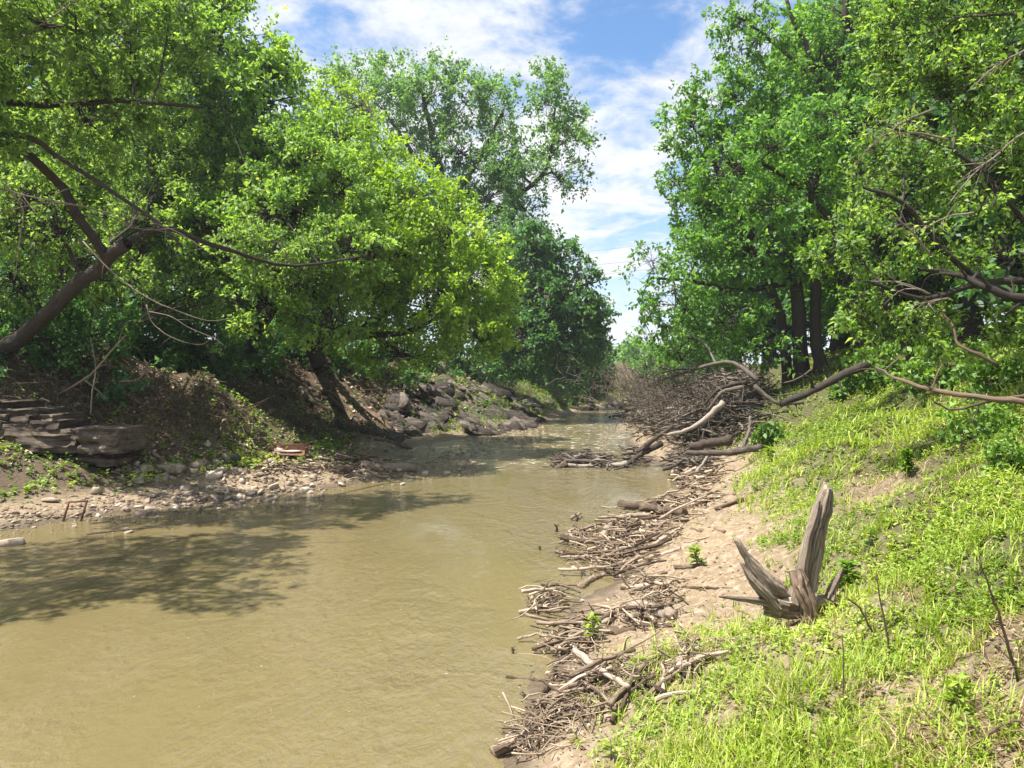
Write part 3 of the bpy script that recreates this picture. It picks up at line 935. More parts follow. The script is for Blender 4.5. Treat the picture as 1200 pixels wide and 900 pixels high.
# ------------------------------------------------------------------ dead and bare branches
def branch(name, label, pts, r0, r1, mat, cat='branch', side=6, jitter=0.15, S_=7, forks=0, fork_len=0.5, group=None, cap=True, n=16, partname='side_twig'):
    base = np.asarray(pts[0], float)
    P = resample(pts, n)
    ln = np.linalg.norm(P[-1] - P[0])
    P[1:-1] += rng.normal(size=(n - 2, 3)) * jitter * r0
    rad = np.linspace(r0, r1, n) * (1 + rng.normal(size=n) * 0.06)
    v, f, w, tt = tubes(P[None] - base, rad[None], S_, cap=cap)
    o = build(name, v, f, M[mat], tt, w, True)
    o.location = base.tolist()
    tag(o, label, cat, group)
    for k_ in range(forks):
        i = rng.integers(2, n - 1)
        d = norm((P[i] - P[i - 1]) / np.linalg.norm(P[i] - P[i - 1]) + rng.normal(size=3) * 0.75)
        l_ = ln * fork_len * rng.uniform(0.4, 1.0)
        q = resample([P[i], P[i] + d * l_ * 0.5 + rng.normal(size=3) * l_ * .1, P[i] + d * l_ + np.array([0, 0, -l_ * .15])], 6)
        v, f, w, tt = tubes(q[None] - base, np.linspace(rad[i] * .6, rad[i] * .15, 6)[None], 5)
        c = build(partname, v, f, M[mat], tt, w, True, o)
    return o


def W_(l, d):
    return [at(px, py, d if not isinstance(d, (list, tuple)) else d[i]) for i, (px, py) in enumerate(l)]


branch('dead_branch', 'pale bare branch sweeping down from the leaning tree to a curled tip', W_([(98, 283), (135, 322), (175, 350), (215, 367), (245, 376), (274, 373)], 14), 0.015, 0.005, 'twig', forks=3, fork_len=.22)
branch('dead_branch', 'thin pale branch hanging in a low loop left of the curled tip', W_([(172, 357), (180, 380), (205, 397), (235, 404), (249, 396)], 14), 0.012, 0.005, 'twig', forks=2, fork_len=.2)
branch('dead_branch', 'thin pale branch between the low loop and the curled tip', W_([(175, 365), (200, 371), (222, 384), (250, 396), (262, 404)], 14.1), 0.010, 0.004, 'twig', forks=5, fork_len=.25)
branch('dead_branch', 'long bare brown branch crossing the upper left crown', W_([(-20, 215), (40, 232), (110, 245), (160, 268), (210, 268)], 13.2), 0.018, 0.005, 'twig', forks=4, fork_len=.3)
branch('dead_branch', 'long thin bare branch just below the brown one', W_([(0, 250), (60, 238), (130, 250), (200, 268), (250, 300)], 13.5), 0.012, 0.004, 'twig', forks=5, fork_len=.3)
branch('dead_branch', 'bare branch rising across the top left corner', W_([(20, 50), (60, 25), (95, 0), (120, -20)], 12.5), 0.014, 0.007, 'twig', forks=2)
branch('dead_branch', 'yellowish hanging stem at the left edge, forked at its top', W_([(5, 215), (28, 245), (25, 275), (20, 315), (17, 328)], 14.5), 0.014, 0.008, 'snag_red', forks=1)
branch('dead_branch', 'reddish dead bough leaning on the cut bank above the rock ledge', [gz(ground(70, 468), .0), at(105, 440, 19.5), at(130, 412, 19.3), at(148, 392, 19.2)], 0.035, 0.014, 'snag_red', forks=4, fork_len=.35)
branch('dead_branch', 'pale crooked root lying in shade mid cut bank', W_([(140, 448), (163, 444), (172, 430), (176, 422)], 20.5), 0.035, 0.014, 'twig', forks=3, fork_len=.4)
branch('dead_branch', 'thin upright sapling stem beside the reddish dead bough', W_([(106, 485), (108, 460), (112, 430), (106, 395)], 18.6), 0.018, 0.008, 'twig', forks=2)
branch('dead_branch', 'long bare branch stretched above the slope at right, below the shrubs', [at(1230, 474, 8.6), at(1150, 466, 8.8), at(1085, 455, 9.2), at(1045, 440, 9.6), at(1026, 430, 9.8)], 0.04, 0.01, 'bark_brown', forks=6, fork_len=.3)
branch('dead_branch', 'second bare branch forking beside the long one at the right edge', [at(1230, 462, 8.9), at(1170, 468, 8.9), at(1120, 480, 9.1), at(1095, 472, 9.2)], 0.026, 0.008, 'bark_brown', forks=3, fork_len=.3)
branch('dead_branch', 'smooth pale bent branch below the dark limb in the thicket', [at(1170, 428, 9.6), at(1140, 412, 9.7), at(1122, 402, 9.9), at(1115, 380, 10.1), at(1098, 362, 10.3)], 0.026, 0.013, 'bark_brown', forks=1, fork_len=.3)
branch('dead_branch', 'black mossy limb jutting from the right edge of the thicket', [at(1240, 352, 9.4), at(1195, 350, 9.5), at(1160, 340, 9.6), at(1130, 325, 9.8), at(1100, 320, 10)], 0.07, 0.02, 'bark', forks=7, fork_len=.35)
for k_, (x0, y0, x1, y1) in enumerate([(1060, 372, 1110, 350), (1010, 180, 1090, 130), (1030, 160, 1110, 165), (1150, 200, 1210, 150), (1020, 330, 1090, 345), (1080, 270, 1140, 250), (1130, 110, 1200, 60), (1040, 250, 1090, 300), (1110, 240, 1170, 180)]):
    branch('dead_branch', 'bare brown branch in the near thicket, ' + ['by the pale bent branch', 'uppermost left', 'just under the uppermost', 'high at the right edge', 'left of the black limb', 'above the black limb', 'topmost right', 'rising in the middle', 'sloping in the centre right'][k_], W_([(x1, y1), ((x0 + x1) / 2, (y0 + y1) / 2 - 6), (x0, y0)], 10.0), 0.016, 0.004, 'twig', forks=9, fork_len=.6, group='bare branches tangled in the near thicket', partname='side_twig')

# ------------------------------------------------------------------ weathered stump group by the water
sg = ground(946, 738)
D0 = sg[1]
stump = empty('broken_stump', sg, 'weathered broken tree stump with a tall split snag standing on the grassy bank', 'tree stump')


def gnarl(name, pts, radii, mat, parent, S_=30, n=34, ridge=0.18, twist=0.6, flat=1.0, label=None, splinter=0.0, seed=1):
    P = resample(pts, n)
    rad = np.interp(np.linspace(0, 1, n), np.linspace(0, 1, len(radii)), radii)
    T = np.gradient(P, axis=0)
    T = norm(T)
    ref = np.array([0, 1.0, 0.05])
    U = norm(np.cross(T, ref))
    V = np.cross(T, U)
    a = np.arange(S_) / S_ * 2 * np.pi
    r2 = np.random.default_rng(seed)
    prof = r2.normal(size=S_)
    prof = (prof + np.roll(prof, 1) * .5)
    prof2 = r2.normal(size=S_)
    for gk in r2.integers(0, S_, 5):
        prof[gk] -= 2.6
        prof2[gk] -= 2.0
    vv = []
    wcs = []
    for i in range(n):
        s = i / (n - 1)
        pr = np.roll(prof, int(round(s * twist * 4))) * (1 - s) + prof2 * s
        r = rad[i] * (1 + ridge * pr + r2.normal(size=S_) * 0.03)
        cut = 0
        if splinter > 0 and s > 0.75:
            cut = splinter * (s - .75) / .25
        ring = P[i] + (np.cos(a) * r)[:, None] * U[i] + (np.sin(a) * r * flat)[:, None] * V[i]
        ring += T[i] * (cut * prof2 * rad[i] * 0.9)[:, None]
        vv.append(ring)
        wcs.append(np.stack([np.cos(a) * 3.2 + seed, np.sin(a) * 3.2, np.full(S_, s * 1.1)], -1))
    vv.append(np.repeat(P[-1:] + T[-1:] * rad[-1] * 0.2, S_, 0))
    wcs.append(wcs[-1])
    v = np.concatenate(vv)
    w = np.concatenate(wcs)
    v = v + np.stack([fbm(v[:, 0] * 14 + seed, v[:, 2] * 6, seed, 3), fbm(v[:, 1] * 14, v[:, 2] * 6, seed + 4, 3), np.zeros(len(v))], -1) * float(np.max(radii)) * .22
    k = np.arange(n)[:, None] * S_
    s = np.arange(S_)[None]
    q = np.stack([k + s, k + (s + 1) % S_, k + S_ + (s + 1) % S_, k + S_ + s], -1).reshape(-1, 4)
    tt = np.concatenate([np.clip(.55 + .16 * (np.roll(prof, int(round(i / (n - 1) * twist * 4))) * (1 - i / (n - 1)) + prof2 * i / (n - 1)), 0, 1) for i in range(n)] + [np.full(S_, .5)])
    if parent is not None:
        v = v - np.array(parent.location)
    o = build(name, v, q, M[mat], tt, w, True, parent)
    if label:
        o['label'] = label
    return o


px2m = D0 / FPX
gnarl('snag', [at(940, 715, D0 + .12), at(944, 685, D0 + .1), at(953, 640, D0 + .12), at(963, 600, D0 + .14), at(970, 574, D0 + .15)], [12 * px2m, 11.5 * px2m, 10.5 * px2m, 9 * px2m, 5 * px2m], 'snag', stump, ridge=.2, splinter=1.5, seed=3, S_=26, n=40)
gnarl('splinter', [at(936, 708, D0 + .04), at(940, 676, D0 + .02), at(947, 635, D0 + .05), at(956, 604, D0 + .08), at(960, 588, D0 + .1)], [6 * px2m, 6.5 * px2m, 5 * px2m, 3.6 * px2m, 1.4 * px2m], 'snag', stump, ridge=.3, splinter=2.5, seed=31)
gnarl('splinter', [at(912, 712, D0 + .02), at(897, 694, D0), at(880, 676, D0 + .02), at(872, 662, D0 + .04)], [6 * px2m, 6 * px2m, 4 * px2m, 1.4 * px2m], 'snag', stump, ridge=.3, splinter=2.5, seed=33)
gnarl('split_spur', [at(928, 704, D0 + .15), at(908, 693, D0 + .12), at(892, 676, D0 + .1), at(877, 655, D0 + .1), at(865, 636, D0 + .1)], [10 * px2m, 13 * px2m, 9 * px2m, 6 * px2m, 3 * px2m], 'snag', stump, ridge=.26, seed=5, flat=.6, splinter=2.2)
gnarl('front_root', [at(936, 668, D0 - .02), at(943, 690, D0 - .06), at(952, 715, D0 - .08), at(945, 738, D0 - .02), at(930, 745, D0)], [9 * px2m, 10.5 * px2m, 8.5 * px2m, 7 * px2m, 8 * px2m], 'snag_red', stump, ridge=.2, seed=8, label='reddish knotted root in front of the snag')
gnarl('flat_splinter', [at(925, 712, D0 + .05), at(900, 707, D0 + .02), at(870, 703, D0), at(843, 700, D0)], [5 * px2m, 5 * px2m, 3.2 * px2m, 1.0 * px2m], 'snag', stump, ridge=.2, seed=12, flat=.5)
gnarl('short_spur', [at(972, 702, D0 + .1), at(979, 686, D0 + .1), at(988, 667, D0 + .12)], [6 * px2m, 4.5 * px2m, 1.8 * px2m], 'snag', stump, ridge=.2, seed=15, splinter=.5)
gnarl('root_mass', [at(895, 712, D0 + .12), at(930, 712, D0 + .12), at(965, 710, D0 + .14), at(985, 704, D0 + .2)], [6 * px2m, 13 * px2m, 12 * px2m, 5 * px2m], 'snag', stump, ridge=.3, seed=21, flat=.8)


# ------------------------------------------------------------------ logs and driftwood
def log(label, pts, rpx, mat='drift', forks=0, name='log', group=None, lift=0.0, taper=0.6, cat='log', flen=.35):
    """pts: photo pixels of the log's line where it lies on the ground; rpx its half thickness in the photo"""
    P = []
    for q in pts:
        g_ = ground(q[0], q[1])
        P.append(g_)
    P = np.array(P)
    # keep neighbours of the line at compatible distances
    dm = np.median(P[:, 1])
    P[:, 1] = np.clip(P[:, 1], dm * 0.86, dm * 1.16)
    for i, q in enumerate(pts):
        P[i] = at(q[0], q[1], P[i][1])
        zg = max(float(hgt(P[i][0], P[i][1])), 0.0)
        P[i][2] = max(P[i][2], zg - 0.02) if len(q) < 3 else P[i][2] + 0
    r = rpx / FPX * dm
    P[:, 2] += r * 0.5 + lift
    return branch(name, label, P, r, r * taper, mat, cat, forks=forks, S_=9, jitter=.14, fork_len=flen, group=group, n=14, partname='stub')


log('thick brown log slanting into the water at the bottom, nearest log of all', [(577, 888), (620, 866), (668, 842)], 7.5, taper=.85)
log('straight pale stick crossing over the others in the nearest pile', [(674, 780), (700, 802), (737, 826)], 4.5, lift=.12)
log('long brown stick slanting up right below the crossing pale stick', [(645, 826), (690, 790), (722, 778)], 4, lift=.05)
log('pale stick lying out in the water beside the nearest pile', [(593, 796), (620, 799), (645, 801)], 2.6)
log('dark half-sunk branch pointing into the water above the nearest log', [(625, 836), (650, 822), (676, 812)], 3.5)
log('hooked branch arching over the nearest pile', [(646, 855), (652, 832), (680, 817), (705, 830), (722, 850)], 3.5, lift=.1)
log('curved branch with a knot lying between nearest pile and stump', [(735, 775), (760, 784), (790, 780), (822, 786)], 4.5, forks=4)
log('short upright broken branch in front of the stump pile', [(802, 770), (806, 752), (800, 740)], 4)
log('thick rotten log, end towards the camera, on the sand by the water', [(742, 716), (765, 722), (792, 728)], 10, 'snag', forks=2)
log('long branch slanting down from the water pile past the rotten log', [(722, 700), (748, 722), (778, 738)], 3.5, forks=2)
log('short brown log under the rotten one', [(705, 742), (725, 744), (745, 742)], 6)
log('long straight grey log on top of the middle pile', [(727, 602), (765, 608), (803, 617)], 5.5, lift=.16, taper=.6)
log('dark curved log reaching out over the water from the middle pile', [(658, 638), (690, 644), (720, 644), (745, 638)], 3.6, lift=.1, forks=2)
log('pale arched branch under the long grey log', [(706, 640), (716, 622), (738, 613), (762, 612)], 4.5, lift=.1)
log('pale log leaning on the sand right of the middle pile', [(788, 622), (820, 625), (850, 628)], 4, taper=.5)
log('short flat pale log lying alone on bare sand', [(793, 667), (806, 667), (820, 664)], 3.6)
log('pale stub-ended branch at the edge of the small sandy cove', [(680, 690), (696, 681), (713, 674)], 4.5, forks=2)
log('forked branch lying flat on sand toward the track', [(742, 662), (768, 655), (792, 646)], 3, forks=3)
log('dark log at the upper bank of the cove', [(775, 592), (795, 586), (815, 578)], 4.5)
log('second dark log under the upper cove log', [(778, 598), (800, 594), (822, 588)], 5)
log('long thin root lying right of the cove logs', [(822, 588), (842, 584), (862, 582)], 3)
log('thin fallen stick crossing the bare sand below the track', [(800, 690), (840, 691), (862, 692)], 1.8)
# debris heap downstream
HD = 27.0


def hlog(label, pts, rpx, mat='heap', forks=0, d=None, taper=.5, flen=.35, cat='log', group=None, name='log'):
    P = []
    for i, q in enumerate(pts):
        dd_ = q[2] if len(q) > 2 else (d or ground(q[0], q[1] + 8)[1])
        P.append(at(q[0], q[1], dd_))
    r = rpx / FPX * np.mean([p_[1] for p_ in P])
    return branch(name, label, P, r, r * taper, mat, cat, forks=forks, S_=8, jitter=.12, fork_len=flen, n=14, group=group, partname='side_branch')


hlog('arched dead branch rising highest out of the debris heap', [(888, 446, 24), (858, 425, 25), (822, 430, 26), (790, 441, 27), (766, 447, 28)], 2.8, forks=5, taper=.4)
hlog('dark fallen trunk running from the elm down to the debris heap', [(1015, 428, 23), (985, 440, 22.6), (955, 456, 22.3), (915, 474, 22)], 5.5, 'bark', taper=.7, forks=2)
hlog('long log lying at the near foot of the debris heap', [(893, 524, 20), (860, 530, 20.3), (830, 531, 20.6), (805, 530, 21)], 4.5, taper=.6)
hlog('thick rotten log behind the long log at the heap foot', [(858, 516, 21.5), (835, 519, 21.8), (808, 524, 22)], 6, 'darklog', taper=.8)
hlog('forked pale branch slanting through the middle of the heap', [(848, 471, 23), (828, 490, 23), (805, 504, 23), (782, 510, 23)], 3.6, forks=4)
hlog('upper of two parallel curved branches on top of the heap', [(875, 448, 23.5), (852, 452, 24), (838, 460, 24), (826, 474, 24)], 2.8, taper=.5)
hlog('lower of two parallel curved branches on top of the heap', [(872, 454, 23.2), (850, 458, 23.4), (840, 466, 23.4), (830, 480, 23.4)], 2.6, taper=.5)
hlog('bent branch hanging down the right side of the heap', [(884, 452, 22.5), (900, 466, 22.3), (915, 473, 22.1), (942, 472, 22)], 3, forks=2)
hlog('branch leaning from the water up into the heap', [(748, 530, 25.5), (768, 514, 25), (788, 500, 24.6)], 4, 'darklog', forks=2)
hlog('upright pale branch standing at the right of the heap', [(868, 528, 20.4), (877, 508, 20.6), (880, 488, 20.8)], 3, forks=2)
hlog('long dark branch trailing from the heap into the river', [(724, 546, 25.3), (700, 543, 25.2), (678, 540, 25.1), (648, 542, 25)], 3.0, 'darklog', forks=4, flen=.25)
hlog('second branch trailing along the debris spit', [(735, 543, 25), (705, 548, 25), (680, 546, 25), (660, 546, 25)], 3.5, forks=3, flen=.2)
hlog('knotted root end in the river at the tip of the debris spit', [(664, 543, 25), (656, 547, 24.9), (651, 553, 24.8)], 4.5, 'darklog', forks=5, flen=.8)
hlog('dark slanting log at the back of the debris spit', [(775, 520, 25.5), (750, 534, 25.2), (735, 545, 25)], 4, forks=1)
# left bank logs
log('pale round log with a sawn end lying at the tip of the stony bar', [(424, 550), (455, 552), (486, 553)], 6.5, 'snag', taper=.9)
log('dark waterlogged trunk on the muddy slope above the inlet', [(392, 500), (415, 505), (440, 514)], 7, 'darklog', taper=.8)
log('pale thin log at the edge of the dark inlet', [(432, 514), (455, 519), (482, 527)], 3.0, taper=.6)
log('thin reddish pole slanting over the stony bar', [(178, 532), (190, 541), (202, 550)], 2.6, 'snag_red', taper=.8)
log('long thin stick floating off the left shore', [(100, 628), (140, 623), (190, 619)], 1.6, 'darklog')
log('pale sunlit log lying on the slide of eroded earth', [(352, 462), (368, 474), (388, 484)], 3.5)
for k_, (x0, y0, x1, y1) in enumerate([(322, 425, 395, 490), (335, 430, 420, 500), (350, 445, 440, 505), (375, 458, 455, 500), (328, 440, 372, 478), (395, 470, 462, 508)]):
    log(['topmost', 'second', 'third', 'fourth', 'short', 'lowest'][k_] + ' exposed grey root running down the eroded slide on the left bank', [(x0, y0), ((x0 + x1) / 2 + 3, (y0 + y1) / 2 - 3), (x1, y1)], 2.2 + (k_ % 3) * .5, forks=3, name='root', cat='root', group='roots on the eroded slide', flen=.25, mat='bark_brown')

# piles of sticks: first those one can tell apart, then the bits
sticks = Bag()
chips = Bag()
heapbits = Bag()


def stick_words(x, y, px0, px1, py0, py1, r, L_, th, pal):
    a = 'thick' if r > 1.15 else ('thin' if r < .75 else 'middling')
    b = 'long' if L_ > 1.15 else ('short' if L_ < .75 else '')
    e = 'far end' if y < py0 + (py1 - py0) * .33 else ('near end' if y > py0 + (py1 - py0) * .67 else 'middle')
    sd_ = 'river side' if x < px0 + (px1 - px0) * .5 else 'land side'
    return a, b, e, sd_


def pile(label, group, poly, n, rpx, lpx, ang, spread, stack, bits, bitlen=0.45, mat='drift', into=None, chip=1.6):
    """poly: list of photo pixels along the middle of the pile with half width; sticks mostly at angle ang (photo, degrees)"""
    poly = np.array(poly, float)
    cum = np.concatenate([[0], np.cumsum(np.linalg.norm(np.diff(poly[:, :2], axis=0), axis=1))])
    def pick():
        s = rng.uniform(0, cum[-1])
        x = np.interp(s, cum, poly[:, 0]); y = np.interp(s, cum, poly[:, 1]); w = np.interp(s, cum, poly[:, 2])
        for _t in range(12):
            xx, yy = x + rng.normal() * w * .75, y + rng.normal() * w * .4
            if float(fbm(np.array([xx * .022]), np.array([yy * .045]), 201, 2)[0]) > -.17:
                break
            s = rng.uniform(0, cum[-1])
            x = np.interp(s, cum, poly[:, 0]); y = np.interp(s, cum, poly[:, 1]); w = np.interp(s, cum, poly[:, 2])
        return xx, yy
    for _ in range(n):
        x, y = pick()
        g_ = ground(x, y)
        d = g_[1]
        th = R_(rng.normal(ang, spread))
        L_ = lpx / FPX * d * rng.uniform(.5, 1.5)
        dv = np.array([math.cos(th), math.sin(th), 0]) * L_ / 2
        a, c = g_ - dv, g_ + dv
        kr, kl = rng.uniform(.45, 1.45), L_ / (lpx / FPX * d)
        r = rpx / FPX * d * kr
        lab_ = '%s %s %s, %s, %s' % (*stick_words(x, y, poly[:, 0].min(), poly[:, 0].max(), poly[:, 1].min(), poly[:, 1].max(), kr, kl, th, 0)[:2], label, *stick_words(x, y, poly[:, 0].min(), poly[:, 0].max(), poly[:, 1].min(), poly[:, 1].max(), kr, kl, th, 0)[2:])
        lab_ = ' '.join(lab_.split())
        hz = abs(rng.normal()) * stack
        A, C = gz(a, r + hz * rng.uniform(.1, 1)), gz(c, r + hz * rng.uniform(.1, 1))
        mdp = (A + C) / 2
        zz_ = max(float(hgt(mdp[0], mdp[1])), 0) + r
        mdp[2] = max(mdp[2], zz_) + rng.uniform(0, .1) * L_ * .5
        mdp[:2] += rng.normal(size=2) * L_ * .07
        branch('driftwood_stick', lab_, [A, mdp, C], r, r * rng.uniform(.4, .8), mat, 'stick', S_=6, jitter=.4, forks=int(rng.random() < .3), fork_len=.3, group=group, n=7, partname='stub')
    m = bits
    P = np.zeros((m, 5, 3))
    Rr = np.zeros((m, 5))
    for i in range(m):
        x, y = pick()
        g_ = ground(x, y)
        th = R_(rng.normal(ang, spread * 1.8))
        L_ = bitlen * rng.uniform(.3, 1.6) * (lpx / 60.0) * max(g_[1], 6) / 10
        dv = np.array([math.cos(th), math.sin(th), rng.normal() * .18]) * L_ / 2
        c0 = g_ + np.array([0, 0, abs(rng.normal()) * stack * .8 + .01])
        bend = rng.normal(size=3) * L_ * .09
        for j, s_ in enumerate((-1, -.5, 0, .5, 1)):
            q = c0 + dv * s_ + bend * (1 - s_ * s_)
            zg = max(float(np.interp(0, [0], [g_[2]])), 0)
            P[i, j] = q
        Rr[i] = np.array([1, .9, .8, .65, .35]) * (.0004 + .0017 * rng.random() ** 2) * g_[1] * 0.95
    P[:, :, 2] = np.maximum(P[:, :, 2], np.maximum(hgt(P[:, :, 0], P[:, :, 1]), 0.0) + 0.004)
    v, f, w, tt = tubes(P, Rr, 4, tint=rng.uniform(0, 1, m))
    (into or sticks).add(v, f, tt, w)
    if chip <= 0:
        return
    # bark chips and dead leaves caught in the pile
    q = []
    for _ in range(int(bits * chip)):
        x, y = pick()
        g_ = ground(x + rng.normal() * 8, y + rng.normal() * 4)
        q.append(g_ + np.array([0, 0, .015 + abs(rng.normal()) * stack * .5]))
    q = np.array(q)
    k = len(q)
    sz = q[:, 1] * rng.uniform(.0025, .0085, k)
    v, f, tt = leaves(q, norm(rng.normal(size=(k, 3)) * [1, 1, .35]), norm(rng.normal(size=(k, 3)) * .6 + [0, 0, 1]), sz, sz * rng.uniform(.3, .7, k), rng.uniform(0, 1, k))
    chips.add(v, f, tt)


pile('stick in the pile at the bottom edge', 'sticks of the nearest pile at the bottom', [(610, 885, 14), (645, 855, 24), (680, 820, 34), (710, 790, 36), (770, 772, 26), (815, 785, 22)], 44, 2.7, 64, 25, 50, .09, 420)
pile('stick on the sandy point below the cove', 'sticks on the sandy point below the cove', [(640, 710, 14), (670, 710, 28), (710, 705, 35), (760, 700, 30), (700, 750, 35), (660, 770, 22)], 42, 2.5, 52, 15, 45, .09, 340)
pile('stick around the long straight grey log', 'sticks of the middle pile under the long grey log', [(670, 645, 14), (700, 635, 24), (730, 625, 30), (770, 620, 26), (700, 655, 24), (690, 672, 16)], 42, 2.1, 46, 20, 45, .14, 380)
pile('stick on the inner shore of the bay', 'sticks along the inner shore of the small bay', [(770, 600, 14), (800, 590, 20), (830, 578, 22), (800, 570, 16), (840, 560, 18)], 28, 1.8, 34, 20, 30, .10, 260)
pile('stick on the spit reaching into the river', 'sticks of the debris spit in the river', [(655, 546, 4), (690, 544, 8), (730, 542, 12), (770, 538, 16), (800, 545, 16), (830, 545, 14)], 34, 1.5, 32, 10, 30, .22, 420, mat='heap', into=heapbits, chip=0)
pile('stick in the tangled heap below the elm', 'sticks of the big debris heap', [(745, 500, 14), (780, 490, 26), (810, 475, 34), (850, 470, 34), (880, 460, 28), (850, 505, 30), (800, 515, 26), (770, 470, 22), (900, 455, 22)], 64, 1.8, 50, 35, 50, .55, 2600, mat='heap', into=heapbits, chip=0)
pile('stick on the shore beyond the heap', 'sticks on the far right shore', [(735, 488, 5), (740, 500, 8), (745, 512, 10), (755, 480, 10)], 10, .9, 16, 20, 30, .12, 160)
pile('stick washed up on the left stony bar', 'sticks on the stony bar at left', [(380, 545, 12), (420, 548, 14), (450, 546, 16), (340, 545, 20), (300, 540, 25)], 26, 1.3, 26, 5, 30, .12, 260)
tag(heapbits.out('heap_debris', M['brush']), 'dark tangle of small dead branches filling the debris heap and spit', 'brushwood', None, 'stuff')
# dead leaves over the left bank
m = 7000
q = np.array([ground(rng.uniform(-10, 620), rng.uniform(425, 545)) for _ in range(m)])
q = q[(q[:, 2] > .25) & (q[:, 1] < 60)]
k = len(q)
sz = q[:, 1] * rng.uniform(.0025, .0075, k)
v, f, tt = leaves(q + [0, 0, .03], norm(rng.normal(size=(k, 3)) * [1, 1, .5]), norm(rng.normal(size=(k, 3)) * .6 + [0, -.4, 1]), sz, sz * rng.uniform(.35, .8, k), rng.uniform(0, 1, k))
chips.add(v, f, tt)
tag(chips.out('bark_chips', M['litter']), 'bark chips and dead leaves caught among the driftwood and on the left bank', 'bark chips', None, 'stuff')
# brushwood standing above the heap at left, a haze of fine grey twigs
m = 1000
cx_ = rng.normal(0, 1, (m, 3))
ctr = np.array([at(770, 460, 30), at(800, 450, 28), at(755, 472, 32), at(820, 470, 26), at(738, 445, 34)])[rng.integers(0, 5, m)]
A = ctr + cx_ * np.array([1.1, 1.2, .34])
dv = norm(rng.normal(size=(m, 3)) + np.array([-.5, 0, .5])) * rng.uniform(.3, 1.1, (m, 1))
bd = rng.normal(size=(m, 3)) * .12
P = np.stack([A, A + dv * .5 + bd, A + dv], 1)
v, f, w, tt = tubes(P, np.tile([[.016, .011, .004]], (m, 1)), 3, tint=rng.uniform(.1, .7, m))
bw = build('brushwood', v - ctr[0], f, M['brush'], tt, w)
bw.location = ctr[0].tolist()
tag(bw, 'grey haze of fine dead brushwood above the debris heap', 'brushwood', None, 'stuff')
tag(sticks.out('driftwood_debris', M['driftbits']), 'small broken twigs and bark washed up along the shores', 'debris', None, 'stuff')

# ------------------------------------------------------------------ roots hanging on the cut bank
m = 2400
P = np.zeros((m, 5, 3))
for i in range(m):
    px, py = rng.uniform(-20, 470), rng.uniform(395, 500)
    g_ = ground(px, py)
    L_ = rng.uniform(.3, 1.4)
    dv = norm(np.array([rng.normal() * .9, -.25, -.8 + rng.normal() * .5])) * L_
    for j in range(5):
        q = g_ + dv * j / 4 + np.array([rng.normal(), rng.normal() * .3, 0]) * .05 + np.array([.1, -.12, .1])
        P[i, j] = q
P[:, :, 2] = np.maximum(P[:, :, 2], hgt(P[:, :, 0], P[:, :, 1]) + .01)
Rr = np.array([1, .9, .8, .6, .3])[None] * rng.uniform(.005, .018, (m, 1))
v, f, w, tt = tubes(P, Rr, 3)
tag(build('hanging_roots', v, f, M['bark_brown'], tt * .8, w), 'fine roots and dead vines hanging over the shaded cut bank', 'roots', None, 'stuff')


# ------------------------------------------------------------------ stones
def hull(seed, flat=.5, n=16, jag=.35):
    r2 = np.random.default_rng(seed)
    bm = bmesh.new()
    for _ in range(n):
        d = r2.normal(size=3)
        d = d / np.linalg.norm(d) * r2.uniform(1 - jag, 1)
        d[2] *= flat
        d[1] *= .75
        bm.verts.new(d)
    res = bmesh.ops.convex_hull(bm, input=bm.verts)
    bmesh.ops.delete(bm, geom=[e for e in res['geom_interior'] if isinstance(e, bmesh.types.BMVert)], context='VERTS')
    bmesh.ops.triangulate(bm, faces=bm.faces)
    bm.verts.index_update()
    v = np.array([q.co[:] for q in bm.verts])
    f = np.array([[q.index for q in fc.verts] for fc in bm.faces])
    bm.free()
    return v, f


HULLS = [hull(100 + i, .42 + .1 * (i % 3)) for i in range(8)]


def slab(seed):
    r2 = np.random.default_rng(seed)
    bm = bmesh.new()
    for sx in (-1, 1):
        for sy in (-1, 1):
            cut = r2.random() < .45
            for sz in (-1, 1):
                b_ = np.array([sx * r2.uniform(.75, 1), sy * r2.uniform(.6, .95), sz * .17 * r2.uniform(.8, 1.1)])
                if cut:
                    bm.verts.new(b_ * [r2.uniform(.5, .8), 1, 1])
                    bm.verts.new(b_ * [1, r2.uniform(.3, .7), 1])
                else:
                    bm.verts.new(b_)
    bmesh.ops.convex_hull(bm, input=bm.verts)
    bmesh.ops.triangulate(bm, faces=bm.faces)
    lo = [v for v in bm.verts if not v.link_faces]
    bmesh.ops.delete(bm, geom=lo, context='VERTS')
    bm.verts.index_update()
    v = np.array([q.co[:] for q in bm.verts])
    f = np.array([[q.index for q in fc.verts] for fc in bm.faces])
    bm.free()
    return v, f


SLABS = [slab(200 + i) for i in range(9)]
for i in (1, 4, 6):
    v, f = slab(300 + i)
    HULLS[i] = (v * [1, 1, 2.3], f)
stone_me = [build('stone', v, f, M['stone'], link=False) for v, f in HULLS]
slab_me = [build('rock_slab', v, f, M['shale'], link=False) for v, f in SLABS]


def put(me, name, loc, size, rot, label, cat, group, kind='thing'):
    o = bpy.data.objects.new(name, me)
    COL.objects.link(o)
    o.location = [float(x) for x in loc]
    o.scale = [float(s_) for s_ in size]
    o.rotation_euler = rot
    return tag(o, label, cat, group, kind)


